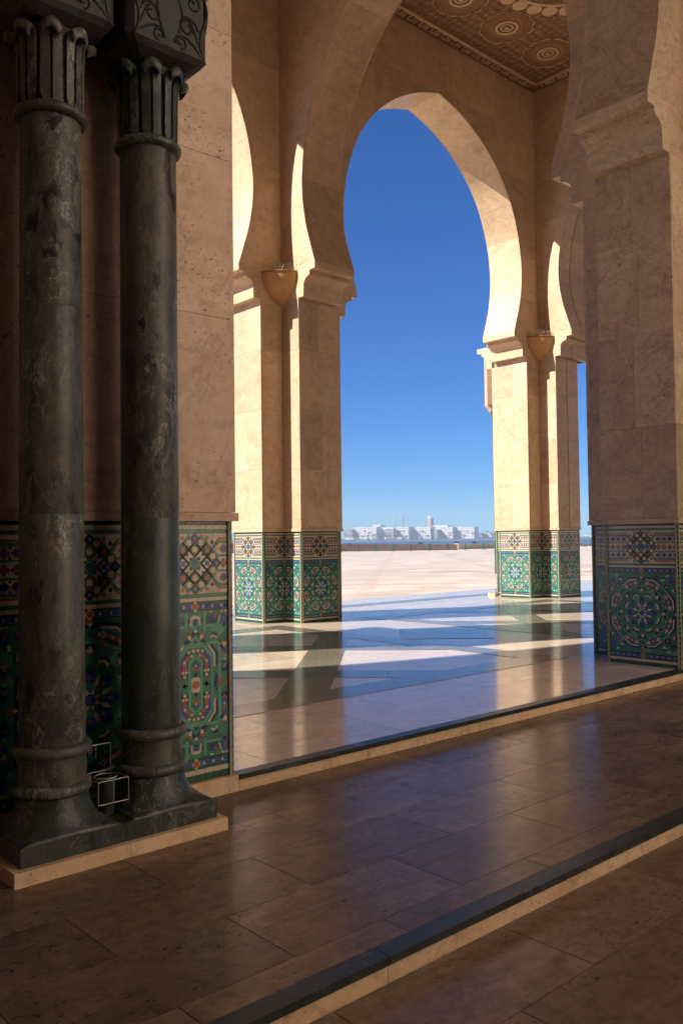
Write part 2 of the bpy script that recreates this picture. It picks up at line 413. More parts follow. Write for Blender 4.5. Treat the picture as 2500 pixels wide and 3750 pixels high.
floor_l = tag(empty('lower_floor'), kind='structure'); m = MB(); m.box(-22, 30, -8, STEP2_Y + .02, -.40, -2 * RISE - .034); m.build('bed', MORTAR, floor_l)
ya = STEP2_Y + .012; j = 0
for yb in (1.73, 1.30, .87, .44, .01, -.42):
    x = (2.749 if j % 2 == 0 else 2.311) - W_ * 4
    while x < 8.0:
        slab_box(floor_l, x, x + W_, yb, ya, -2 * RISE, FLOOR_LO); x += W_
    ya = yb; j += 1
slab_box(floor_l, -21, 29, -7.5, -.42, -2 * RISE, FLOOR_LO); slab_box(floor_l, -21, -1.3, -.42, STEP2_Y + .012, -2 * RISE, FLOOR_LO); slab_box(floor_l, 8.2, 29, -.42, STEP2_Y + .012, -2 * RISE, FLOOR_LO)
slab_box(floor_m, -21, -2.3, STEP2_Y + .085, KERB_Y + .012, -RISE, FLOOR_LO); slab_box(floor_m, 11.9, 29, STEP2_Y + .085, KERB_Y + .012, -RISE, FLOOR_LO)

# ------------------------------------------------------------------ zellige patterns (u across, v up; convex pieces with a layer)
def rot(p, a): return (p[0] * cos(a) - p[1] * sin(a), p[0] * sin(a) + p[1] * cos(a))
def dia(cx, cy, r, ry=None):
    ry = ry or r; return [(cx + r, cy), (cx, cy + ry), (cx - r, cy), (cx, cy - ry)]
def sq(cx, cy, h, hy=None):
    hy = hy or h; return [(cx - h, cy - hy), (cx + h, cy - hy), (cx + h, cy + hy), (cx - h, cy + hy)]
DADO = 1.45
class Pat:
    def __init__(s, u0, u1): s.u0, s.u1 = u0, u1; s.t = []
    def p(s, poly, colr, layer=1, box=None):
        b = box or (s.u0, s.u1, 0, DADO)
        q = rect_clip(poly, *b)
        if len(q) >= 3 and abs(area(q)) > 2e-6: s.t.append((ccw(q), colr, layer))
    def row(s, v0, v1, colr, L, off=0, layer=0, u0=None, u1=None, alt=None):
        u0 = s.u0 if u0 is None else u0; u1 = s.u1 if u1 is None else u1
        x = u0 - off; k = 0
        while x < u1:
            g = .0009
            s.p([(x + g, v0 + g), (x + L - g, v0 + g), (x + L - g, v1 - g), (x + g, v1 - g)], alt if (alt and k % 2) else colr, layer, (u0, u1, 0, DADO)); x += L; k += 1

def frieze(P, u0, u1, centres, edge=None):
    g = .079; cz = 1.212; hb = .170
    B = (u0, u1, cz - hb, cz + hb)
    P.row(cz - hb, cz - hb + .085, 'white', .075, 0, 0, u0, u1); P.row(cz - hb + .085, cz + hb - .085, 'white', .075, .03, 0, u0, u1); P.row(cz + hb - .085, cz + hb, 'white', .075, .05, 0, u0, u1)
    # chains between the crosses
    pts = sorted(centres); spans = []
    L = u0
    for c in pts: spans.append((L, c - 2.02 * g, c)); L = c + 2.02 * g
    spans.append((L, u1, None))
    for i, (a, b, _) in enumerate(spans):
        if b - a < .02: continue
        bb = (a, b, cz - hb, cz + hb)
        for sv in (-1, 1):
            for (lo, hi, c_) in ((1.68, 1.88, 'brown'), (1.42, 1.66, 'green'), (.46, .64, 'green')):
                v0, v1 = sorted((cz + sv * lo * g, cz + sv * hi * g)); P.row(v0, v1, c_, .11, .02, 1, a, b)
        left_free = i == 0 and not (edge and edge[0]); start = b if i == 0 else a
        dirn = -1 if i == 0 else 1
        n = int((b - a) / (.76 * g)) + 1
        for k in range(n):
            cu = start + dirn * (.40 + .78 * k) * g
            for sv in (-1, 1):
                P.p(dia(cu, cz + sv * 1.03 * g, .38 * g), 'brown', 1, bb); P.p(sq(cu, cz + sv * 1.03 * g, .205 * g), 'blue', 2, bb)
                P.p(dia(cu + .39 * g, cz + sv * (1.03 + .33) * g, .11 * g), 'dkblue', 1, bb); P.p(dia(cu + .39 * g, cz + sv * (1.03 - .33) * g, .11 * g), 'dkblue', 1, bb)
            P.p(dia(cu, cz, .36 * g), 'dkblue', 1, bb); P.p(sq(cu, cz, .20 * g), 'brown', 2, bb)
    for c in pts:
        def cell(i, j, inner, core, r=.56):
            u, v = c + i * g, cz + j * g
            P.p(dia(u, v, r * g), random.choice(['green', 'green', 'green2']), 1, B); P.p(dia(u, v, .37 * g), inner, 2, B)
            if core: P.p(sq(u, v, .185 * g), core, 3, B)
        for sx in (-1, 1):
            cell(sx, 0, 'white', 'blue'); cell(0, sx, 'brown', 'white')
            for sy in (-1, 1):
                cell(sx, sy, 'dkblue', 'brown'); cell(sx * .5, sy * .5, 'white', None)
                for q in (-.155, .155): P.p(sq(c + (sx * .5 + q * sx) * g, cz + (sy * .5 + q * sy) * g, .10 * g), 'dkblue', 3, B)
                cell(sx * .5, sy * 1.5, 'brown', 'white'); cell(sx * 1.5, sy * .5, 'brown', 'white')
                P.p(dia(c + sx * g, cz + sy * 1.83 * g, .16 * g, .19 * g), 'brown', 2, B); P.p(dia(c + sx * 1.46 * g, cz + sy * 1.52 * g, .15 * g, .17 * g), 'dkblue', 2, B)
                # brown and green bands turn down at the cross
                for lo, hi, c_ in ((1.68, 1.88, 'brown'), (1.42, 1.66, 'green')):
                    P.p([(c + sx * 2.02 * g, cz + sy * lo * g), (c + sx * 2.02 * g, cz + sy * hi * g), (c + sx * (1.62 if lo > 1.6 else 1.5) * g, cz + sy * (hi - .45) * g), (c + sx * (1.66 if lo > 1.6 else 1.54) * g, cz + sy * (lo - .45) * g)], c_, 2, B)
            for (i, j) in ((sx * 1.82, 0), (0, sx * 1.80)):
                u, v = c + i * g, cz + j * g
                P.p(dia(u, v, .42 * g), 'dkblue', 2, B); P.p(dia(u, v, .15 * g), 'ltgreen', 3, B)
        cell(0, 0, 'green2', 'blue', .4)

def bands(P, u0, u1, centres):
    P.row(1.4290, 1.4500, 'dkgreen', .052, .01, 0, u0, u1); P.row(1.4040, 1.4285, 'white', .052, .03, 0, u0, u1); P.row(1.3825, 1.4035, 'green', .105, .04, 0, u0, u1)
    P.row(1.0215, 1.0415, 'green', .105, .01, 0, u0, u1); P.row(1.0000, 1.0210, 'white', .06, .02, 0, u0, u1); P.row(.9855, .9995, 'dkgreen', .09, .02, 0, u0, u1)
    P.row(.9440, .9570, 'dkgreen', .09, .05, 0, u0, u1)
    P.row(.1095, .1300, 'dkgreen', .09, .01, 0, u0, u1); P.row(.0660, .0865, 'dkgreen', .09, .04, 0, u0, u1); P.row(.0385, .0655, 'white', .055, .02, 0, u0, u1); P.row(.0, .038, 'dkgreen', .030, .01, 0, u0, u1)
    for v0, v1 in ((.9575, .9850), (.0870, .1090)):
        P.row(v0, v1, 'blue', .058, .02, 0, u0, u1); vm = (v0 + v1) / 2
        u = u0 + .03
        while u < u1:
            if all(abs(u - c) > .045 for c in centres): P.p(dia(u, vm, .0085, .011), 'white', 1, (u0, u1, 0, DADO))
            u += .062
        for c in centres:
            P.p(dia(c, vm, .030, .034), 'white', 1, (u0, u1, v0 - .02, v1 + .02)); P.p(sq(c, vm, .0165), 'brown', 2, (u0, u1, 0, DADO))

MZ0, MZ1 = .131, .943
def green_field(P, u0, u1):
    s = .105; B = (u0, u1, MZ0, MZ1)
    k0 = int(-2 / s)
    for i in range(-24, 24):
        for j in range(-2, 34):
            cu, cv = (i + (j % 2) * .5) * s, .1 + j * s * .5
            if cu < u0 - s or cu > u1 + s or cv > MZ1 + s: continue
            P.p(dia(cu, cv, s * .5 - .0008), random.choice(['green', 'green', 'green', 'green2', 'ltgreen'] if random.random() < .5 else ['green']), 0, B)

def star_panel(P, cu, u0, u1, half=.40):
    cv = (MZ0 + MZ1) / 2; B = (u0, u1, MZ0, MZ1); s = half / .45
    def q(poly, c_, layer, a, m=False):
        pts = [rot((x * s, y * s), a) for x, y in poly]; P.p([(cu + x, cv + y) for x, y in pts], c_, layer, B)
    both = (1, -1)
    q([(.036 * cos(pi / 8 + k * pi / 4), .036 * sin(pi / 8 + k * pi / 4)) for k in range(8)], 'blue', 3, 0)
    for k in range(8):
        a = k * pi / 4; h = a + pi / 8
        q([(.034, -.013), (.070, 0), (.034, .013)], 'white', 2, h)
        q([(.070, 0), (.100, -.016), (.150, 0), (.100, .016)], 'white', 2, h)
        # petal
        q([(.085, 0), (.118, -.034), (.172, -.034), (.205, 0), (.172, .034), (.118, .034)], 'dkgreen', 1, a)
        q([(.085, 0), (.118, -.031), (.155, -.031), (.178, 0), (.155, .031), (.118, .031)], 'blue', 2, a)
        q([(.098, 0), (.120, -.013), (.142, 0), (.120, .013)], 'brown', 3, a); q([(.146, 0), (.161, -.014), (.176, 0), (.161, .014)], 'dkblue', 3, a)
        # bean
        for m_ in both:
            q([(.222, 0), (.242, 0), (.228, .040 * m_), (.206, .034 * m_)], 'white', 2, h); q([(.243, 0), (.262, 0), (.246, .034 * m_), (.229, .040 * m_)], 'dkblue', 2, h)
        # arrow on the axis
        q([(.262, 0), (.282, -.022), (.310, 0), (.282, .022)], 'white', 3, a)
        for m_ in both:
            q([(.290, .018 * m_), (.318, .006 * m_), (.312, .050 * m_), (.292, .052 * m_)], 'dkblue', 2, a); q([(.252, .006 * m_), (.274, .016 * m_), (.262, .034 * m_)], 'brown', 2, a)
            # little orange rhomb
            q([(.300, .082 * m_), (.316, .070 * m_), (.322, .098 * m_), (.304, .112 * m_)], 'brown', 2, a); q([(.302, .090 * m_), (.311, .084 * m_), (.314, .096 * m_), (.304, .102 * m_)], 'white', 3, a)
        # brown bent band with white beads, blue edges
        for m_ in both:
            q([(.362, 0), (.392, 0), (.382, .094 * m_), (.350, .086 * m_)], 'brown', 2, h)
            q([(.393, 0), (.408, 0), (.394, .088 * m_), (.383, .086 * m_)], 'blue', 1, h); q([(.348, 0), (.361, 0), (.349, .078 * m_), (.338, .070 * m_)], 'blue', 1, h)
            for (x, y) in ((.384, .070), (.356, .064), (.372, .052), (.364, .088)): q(dia(x, y * m_, .0125), 'white', 3, h)
            # outer white and dark blue line
            q([(.428, 0), (.444, 0), (.412, .104 * m_), (.398, .096 * m_)], 'white', 2, h); q([(.445, 0), (.464, 0), (.428, .112 * m_), (.413, .105 * m_)], 'dkblue', 2, h)
        q([(.326, -.128), (.338, -.140), (.338, .140), (.326, .128)], 'ltgreen', 1, a); q([(.408, -.05), (.420, -.06), (.420, .06), (.408, .05)], 'ltgreen', 1, a)
        q([(.196, -.055), (.204, -.06), (.204, .06), (.196, .055)], 'ltgreen', 1, h)
        q(dia(.372, 0, .0125), 'white', 3, h)
        q(dia(.375, 0, .02), 'dkgreen', 2, a)
        for m_ in both: q([(.352, .022 * m_), (.372, .030 * m_), (.352, .036 * m_)], 'dkblue', 2, a)
        # axis ornament at the frame
        if k % 2 == 0:
            for m_ in both: q([(.405, .008 * m_), (.430, 0), (.434, .052 * m_), (.416, .058 * m_)], 'dkblue', 2, a)
            q([(.418, 0), (.430, -.014), (.446, 0), (.430, .014)], 'white', 3, a); q([(.432, -.022), (.47, -.026), (.47, .026), (.432, .022)], 'brown', 1, a)
        else:
            q([(.430, 0), (.452, -.040), (.480, -.028), (.500, 0), (.480, .028), (.452, .040)], 'dkblue', 1, a); q([(.438, 0), (.458, -.018), (.474, 0), (.458, .018)], 'brown', 2, a); q([(.455, 0), (.466, -.012), (.478, 0), (.466, .012)], 'white', 3, a)
            q([(.520, 0), (.545, -.036), (.580, -.036), (.612, 0), (.580, .036), (.545, .036)], 'blue', 1, a); q([(.530, 0), (.548, -.016), (.568, 0), (.548, .016)], 'dkgreen', 2, a); q([(.570, 0), (.585, -.014), (.602, 0), (.585, .014)], 'brown', 2, a)
            for m_ in both:
                q([(.470, .088 * m_), (.500, .074 * m_), (.512, .082 * m_), (.486, .112 * m_)], 'white', 2, a); q([(.512, .083 * m_), (.526, .096 * m_), (.502, .124 * m_), (.487, .113 * m_)], 'dkblue', 2, a)
                q([(.545, .088 * m_), (.575, .070 * m_), (.585, .086 * m_), (.556, .104 * m_)], 'white', 1, a)

def hex_panel(P, cu, u0, u1):
    """tall hexagon medallion of the near wall; quadrant figures mirrored four ways"""
    cv = (MZ0 + MZ1) / 2; B = (u0, u1, MZ0, MZ1); kx, ky = 1 / 2033.0, 1 / 2310.0
    def q(poly, c_, layer=1, mx=True):
        for sy in (1, -1):
            for sx in ((1, -1) if mx else (1,)):
                P.p([(cu + x * kx * sx, cv + y * ky * sy) for x, y in poly], c_, layer, B)
    P.p([(cu + 52 * kx * cos(pi / 8 + k * pi / 4), cv + 52 * ky * sin(pi / 8 + k * pi / 4)) for k in range(8)], 'brown', 3, B)
    q([(0, 0), (58, 0), (58, 80), (0, 112)], 'white', 2)
    q(dia(0, 122, 30, 32), 'dkblue', 3, False)
    q([(0, 195), (58, 250), (58, 195), (25, 180)], 'brown', 2); q(dia(0, 258, 44, 44), 'blue', 2, False); q(dia(0, 244, 17, 20), 'white', 3, False)
    q([(122, 165), (168, 165), (168, 300), (122, 312)], 'brown', 2); q([(122, 313), (168, 301), (92, 395), (62, 360)], 'brown', 2)
    q([(0, 418), (62, 418), (62, 462), (0, 462)], 'brown', 2)
    for x, y in ((145, 300), (125, 172), (168, 172), (145, 118), (55, 375), (90, 425), (30, 438)): q(dia(x, y, 22, 24), 'white', 3)
    q(dia(145, 130, 32, 44), 'brown', 2); q([(105, 100), (122, 130), (105, 165)], 'dkblue', 2); q([(185, 100), (168, 130), (185, 165)], 'dkblue', 2)
    q([(170, 150), (200, 180), (200, 330), (170, 302)], 'blue', 1); q([(170, 304), (200, 332), (110, 440), (95, 398)], 'blue', 1); q([(100, 180), (120, 165), (120, 312), (100, 300)], 'blue', 1)
    q(dia(145, 0, 28, 34), 'dkgreen', 2); q([(100, -12), (118, 0), (100, 12)], 'dkblue', 2)
    q([(150, 500), (184, 500), (266, 378), (240, 370)], 'white', 2); q([(240, 369), (266, 377), (266, 200), (240, 225)], 'white', 2)
    q([(187, 500), (222, 500), (300, 392), (267, 379)], 'dkblue', 2); q([(267, 378), (300, 391), (300, 215), (267, 235)], 'dkblue', 2)
    q([(245, 40), (290, 120), (290, 60), (262, 20)], 'dkblue', 2); q([(300, 0), (318, 60), (350, 56), (356, 0)], 'brown', 2); q([(262, 0), (285, 32), (312, 0)], 'blue', 2); q(dia(262, 0, 18, 20), 'white', 3)
    for pl_ in ([(204, 0), (236, 0), (236, 332), (204, 342)], [(204, 343), (236, 333), (132, 498), (98, 478)], [(0, 470), (100, 478), (130, 500), (0, 502)], [(62, 0), (96, 0), (96, 282), (62, 272)], [(62, 273), (96, 283), (24, 376), (0, 342)], [(306, 0), (342, 0), (342, 520), (306, 500)], [(0, 506), (330, 506), (300, 536), (0, 536)], [(100, 700), (140, 700), (140, 960), (100, 960)], [(140, 735), (330, 735), (330, 765), (140, 765)]): q(pl_, 'ltgreen', 1)
    # above and below the medallion
    q([(0, 545), (34, 520), (0, 580)], 'dkblue', 2); q([(0, 640), (22, 700), (46, 650), (46, 600)], 'dkblue', 2); q(dia(0, 690, 30, 26), 'white', 3, False)
    q([(56, 575), (62, 640), (100, 632), (94, 590)], 'white', 2); q([(100, 640), (154, 650), (112, 610)], 'brown', 2); q([(62, 650), (96, 710), (100, 650)], 'brown', 2); q([(60, 560), (96, 590), (150, 540), (120, 520)], 'dkblue', 2)
    q([(196, 600), (232, 628), (248, 605), (205, 580)], 'white', 2); q([(232, 628), (284, 600), (284, 556), (250, 602)], 'white', 2); q([(210, 632), (245, 668), (296, 640), (292, 604), (236, 636)], 'dkblue', 2)
    q([(48, 760), (70, 760), (70, 850), (48, 840)], 'white', 2); q([(0, 850), (0, 888), (48, 880), (70, 850), (48, 840)], 'white', 2); q([(72, 780), (96, 800), (96, 860), (72, 850)], 'dkblue', 1); q(dia(0, 815, 34, 40), 'blue', 2, False); q([(0, 760), (28, 785), (0, 800)], 'dkgreen', 2)
    q([(150, 770), (290, 770), (290, 880), (150, 880)], 'dkgreen', 1); q([(190, 790), (250, 790), (298, 850), (296, 900), (236, 890), (190, 850)], 'blue', 2); q([(235, 830), (275, 850), (290, 890), (250, 880)], 'brown', 3); q([(196, 795), (228, 795), (228, 825), (196, 825)], 'dkblue', 3)
    q([(180, 915), (215, 915), (262, 970), (225, 970)], 'white', 2); q([(300, 790), (318, 790), (340, 880), (325, 880)], 'white', 2)
    # column of small figures at the outer edge
    X = 390
    for y, c_ in ((820, 'blue'),): q([(X - 46, y - 40), (X, y - 90), (X + 46, y - 40), (X + 46, y + 30), (X, y + 75), (X - 46, y + 30)], c_, 1)
    q(dia(X, 830, 18, 45), 'brown', 2); q(dia(X, 745, 28, 34), 'dkblue', 2); q([(X - 46, 960), (X, 925), (X - 46, 900)], 'white', 1); q([(X + 46, 960), (X, 925), (X + 46, 900)], 'white', 1)
    q([(X - 40, 500), (X, 440), (X + 40, 500), (X, 520)], 'white', 2); q([(X - 44, 505), (X - 8, 525), (X - 40, 560)], 'brown', 2); q([(X + 44, 505), (X + 8, 525), (X + 40, 560)], 'brown', 2); q([(X - 70, 480), (X - 20, 490), (X - 10, 440), (X - 44, 430)], 'dkblue', 2)
    q(dia(X, 405, 40, 42), 'blue', 2); q([(X - 46, 330), (X - 4, 370), (X - 46, 400)], 'brown', 2); q([(X + 46, 330), (X + 4, 370), (X + 46, 400)], 'brown', 2)
    q(dia(X, 290, 18, 22), 'white', 3); q(dia(X, 262, 40, 40), 'blue', 2); q([(X - 46, 245), (X, 205), (X + 46, 245), (X + 46, 215), (X, 170), (X - 46, 215)][:3] + [(X, 180)], 'brown', 2); q([(X - 46, 205), (X, 170), (X + 46, 205), (X + 46, 160), (X, 125), (X - 46, 160)], 'dkblue', 1)
    q([(X + 10, 0), (X + 60, 0), (X + 60, 60), (X + 30, 40)], 'brown', 1)

def corner_strip(P, side, u0, u1):
    """dark edge and striped corner tiles on the outer corner"""
    a, b = (u0, u0 + .022) if side < 0 else (u1 - .022, u1); v = 0.0; k = 0
    while v < DADO:
        sl = .010 * (1 if side < 0 else -1)
        P.p([(a, v), (b, v + sl), (b, v + .0235 + sl), (a, v + .0235)], 'ltgreen' if k % 2 else 'dkgreen', 1, (a, b, 0, DADO)); v += .025; k += 1
    c, d = (b, b + .014) if side < 0 else (a - .014, a)
    v = 0
    while v < DADO: P.p([(c + .0006, v), (d - .0006, v), (d - .0006, v + .0735), (c + .0006, v + .0735)], 'dkgreen', 1, (c, d, 0, DADO)); v += .0745
def make_full(w, left=True, right=True):
    u0, u1 = -w / 2, w / 2; P = Pat(u0, u1); i0 = u0 + (.036 if left else 0); i1 = u1 - (.036 if right else 0)
    bands(P, i0, i1, [0]); frieze(P, i0, i1, [0]); green_field(P, i0, i1); star_panel(P, 0, i0, i1, min(-i0, i1, .40))
    if left: corner_strip(P, -1, u0, u1)
    if right: corner_strip(P, 1, u0, u1)
    return P
TILE_T = .0045
def tile_h(layer): return TILE_T + .0009 * layer
def prism_data(P, uo=0.0):
    m = MB(); fr = (Vector((0, 0, 0)), Vector((1, 0, 0)), Vector((0, 0, 1)), Vector((0, -1, 0)))
    for poly, c_, ly in P.t: m.prism([(p[0] - uo, p[1]) for p in poly], fr, 0, tile_h(ly), PI[c_])
    me = bpy.data.meshes.new('tile_field'); me.from_pydata(m.v, [], m.f)
    for mm in PALM: me.materials.append(mm)
    me.polygons.foreach_set('material_index', m.m); me.update(); return me
IN = .012                                  # dado sits back from the shaft
PANW = 2 * A_ - 2 * IN
random.seed(3); PFULL = make_full(PANW)
def half(P, side):
    Q = Pat(P.u0, P.u1)
    for poly, c_, ly in P.t:
        q = clip(poly, 1, 0, 0) if side < 0 else clip(poly, -1, 0, 0)
        if len(q) >= 3 and abs(area(q)) > 2e-6: Q.t.append((ccw(q), c_, ly))
    return Q
M_FULL = prism_data(PFULL); M_LEFT = prism_data(half(PFULL, -1)); M_RIGHT = prism_data(half(PFULL, 1))
def face_frame(cx, cy, d, off, lat):
    """frame on a face whose outward normal is direction d (0=W,1=S,2=E,3=N); off along normal; lat along u (viewed from outside, u to the right)"""
    N = [Vector((-1, 0, 0)), Vector((0, -1, 0)), Vector((1, 0, 0)), Vector((0, 1, 0))][d]
    U = Vector((-N.y, N.x, 0)); O = Vector((cx, cy, 0)) + N * off + U * lat
    return O, U, Vector((0, 0, 1)), N
def place(o, fr):
    O, U, V, N = fr
    o.matrix_local = Matrix(((U.x, -N.x, 0, O.x), (U.y, -N.y, 0, O.y), (0, 0, 1, O.z), (0, 0, 0, 1)))

# ------------------------------------------------------------------ piers
COURSES = [1.50, 2.44, 3.40, 4.36, 5.17]
def poly_slab(poly, fr, mat, parent, name='slab', th=.03, n1=0.0):
    m = MB(); m.prism(ccw(poly), fr, n1 - th, n1); return m.build(name, mat, parent)
def rect(u0, u1, v0, v1, g=.0012): return [(u0 + g, v0 + g), (u1 - g, v0 + g), (u1 - g, v1 - g), (u0 + g, v1 - g)]
IMP = [(0, 5.17), (.130, 5.17), (.134, 5.345), (.140, 5.385), (.165, 5.425), (.205, 5.455), (.250, 5.470), (.285, 5.487), (.285, 5.553), (.405, 5.558), (.412, 5.568), (.412, 5.668), (0, 5.668)]
def tiles_on(parent, fr, mesh, u0, u1, name='tile_panel'):
    """bed + joined tiles of one face"""
    d = empty('dado_panel', (0, 0, 0), parent); place(d, (Vector((0, 0, 0)), Vector((1, 0, 0)), Vector((0, 0, 1)), Vector((0, -1, 0))))
    m = MB(); m.prism(rect(u0, u1, 0.0, DADO, 0), fr, -.034, -.0165); m.build('grout_bed', GROUT, d)
    o = bpy.data.objects.new('tile_field', mesh); col.objects.link(o); o.parent = d; o['kind'] = 'stuff'
    O, U, V, N = fr; place(o, (O - N * .0165, U, V, N))
    return d
def tiles_single(parent, fr, P, u0, u1, limit=300, visible=None):
    d = empty('dado_panel', (0, 0, 0), parent)
    m = MB(); m.prism(rect(u0, u1, 0.0, DADO, 0), fr, -.034, -.0165); m.build('grout_bed', GROUT, d)
    O, U, V, N = fr; f2 = (O - N * .0165, U, V, N)
    T = sorted(P.t, key=lambda t: -abs(area(t[0])) * (1 if (visible is None or visible(t[0])) else 1e-6))
    for poly, c_, ly in T[:limit]:
        k = MB(); k.prism(poly, f2, 0, tile_h(ly)); k.build('tile', PALM[PI[c_]], d)
    k = MB()
    for poly, c_, ly in T[limit:]: k.prism(poly, f2, 0, tile_h(ly), PI[c_])
    if k.f: k.build('tile_field', PALM, d)['kind'] = 'stuff'
    return d

def build_pier(cx, cy, label, arms=(0, 1, 2, 3), mat=TRAV, detail=True, single=None, gap_s=False, flat_s=False, group='travertine arcade piers'):
    e = empty('arcade_pier', (0, 0, 0)); tag(e, label, 'pier', group)
    # core
    m = MB(); c = .03; a, ee = A_ - c, E_ - c
    top = ZC - .01
    m.box(cx - (ee if 0 in arms else a), cx + (ee if 2 in arms else a), cy - a, cy + a, .0, top)
    if 1 in arms: m.box(cx - a, cx + a, cy - ee, cy - a + .001, .0, top)
    if 3 in arms: m.box(cx - a, cx + a, cy + a - .001, cy + ee, .0, top)
    m.build('core', MORTAR, e)
    for d in arms:
        # end face
        f = face_frame(cx, cy, d, E_, 0)
        for k in range(4):
            z0, z1 = COURSES[k], COURSES[k + 1]
            if d == 1 and gap_s: cols = [(-A_, -.012), (.012, A_)]
            else:
                s_ = random.choice([-.02, .0, .05]); cols = [(-A_, s_), (s_, A_)]
            for u0, u1 in cols: poly_slab(rect(u0, u1, z0, z1), f, mat, e)
        # impost block on the end
        O, U, V, N = f
        halves = [(-A_, -.010), (.010, A_)] if (d == 1 and gap_s) else [(-A_, A_)]
        for h0, h1 in ([(-A_, -.010), (.010, A_ + .30)] if (d == 1 and gap_s) else halves):
            m = MB(); m.prism([(x, z) for x, z in IMP], (O, N, V, -U), -h1, -h0)
            smooth_by_angle(m.build('impost', mat, e), 25)
        f2 = face_frame(cx, cy, d, E_ - IN, 0)
        if detail:
            if single == d: tiles_single(e, f2, PFULL, -PANW / 2, PANW / 2)
            else: tiles_on(e, f2, M_FULL, -PANW / 2, PANW / 2)
        # string course
        for h0, h1 in (halves if (d == 1 and gap_s) else [(-A_ - .012, A_ + .012)]):
            m = MB(); m.prism(rect(h0, h1, DADO, 1.4985, 0), f, -.045, .012); m.build('string_course', mat, e)
        # two flanks
        for sd in (-1, 1):
            nd = (d + 1) % 4 if sd > 0 else (d + 3) % 4        # outward normal of that flank
            if flat_s and nd == 1: continue
            # lateral position of the flank along its own u axis: spans from notch (A_) to the outer end (E_)
            ff = face_frame(cx, cy, nd, A_, 0); Nd = face_frame(0, 0, d, 1, 0)[3]; sgn = 1 if ff[1].dot(Nd) > 0 else -1
            lo, hi = (A_, E_ - .0305) if sgn > 0 else (-(E_ - .0305), -A_)
            for k in range(4): poly_slab(rect(lo, hi, COURSES[k], COURSES[k + 1]), ff, mat, e)
            nn = (nd in arms)
            fo = face_frame(cx, cy, nd, A_ - IN, 0)
            pu0, pu1 = (A_ - IN, E_ - IN) if sgn > 0 else (-(E_ - IN), -(A_ - IN))
            if detail:
                notch = pu0 if sgn > 0 else pu1
                fr = (fo[0] + fo[1] * notch, fo[1], fo[2], fo[3])
                tiles_on(e, fr, M_RIGHT if sgn > 0 else M_LEFT, (0 if sgn > 0 else -(E_ - A_)), ((E_ - A_) if sgn > 0 else 0))
            m = MB(); m.prism(rect(*((A_ + .012, E_ - .046) if sgn > 0 else (-(E_ - .046), -(A_ + .012))), DADO, 1.4985, 0), ff, -.045, .012); m.build('string_course', mat, e)
    return e

# ------------------------------------------------------------------ arches
ARC = [(.412, 5.67), (.36, 5.82), (.31, 5.97), (.215, 6.27), (.145, 6.62), (.12, 6.95), (.14, 7.27), (.19, 7.60), (.28, 7.94), (.40, 8.26), (.58, 8.60), (.85, 8.95), (1.20, 9.28), (1.60, 9.56), (2.10, 9.81), (2.685, 9.99)]
def arc_points(hs):
    P = [((o if o < .5 else .5 + (o - .5) * (hs - .5) / (2.685 - .5)), z) for o, z in ARC]; out = []
    for i in range(len(P) - 1):
        p0, p1, p2, p3 = P[max(i - 1, 0)], P[i], P[i + 1], P[min(i + 2, len(P) - 1)]
        for k in range(3):
            t = k / 3
            out.append(tuple(.5 * (2 * p1[c] + (p2[c] - p0[c]) * t + (2 * p0[c] - 5 * p1[c] + 4 * p2[c] - p3[c]) * t * t + (3 * p1[c] - p0[c] - 3 * p2[c] + p3[c]) * t ** 3) for c in (0, 1)))
    out.append(P[-1]); return out
ROWS = [5.668, 6.42, 7.32, 8.12, 9.0, 10.04, ZC]
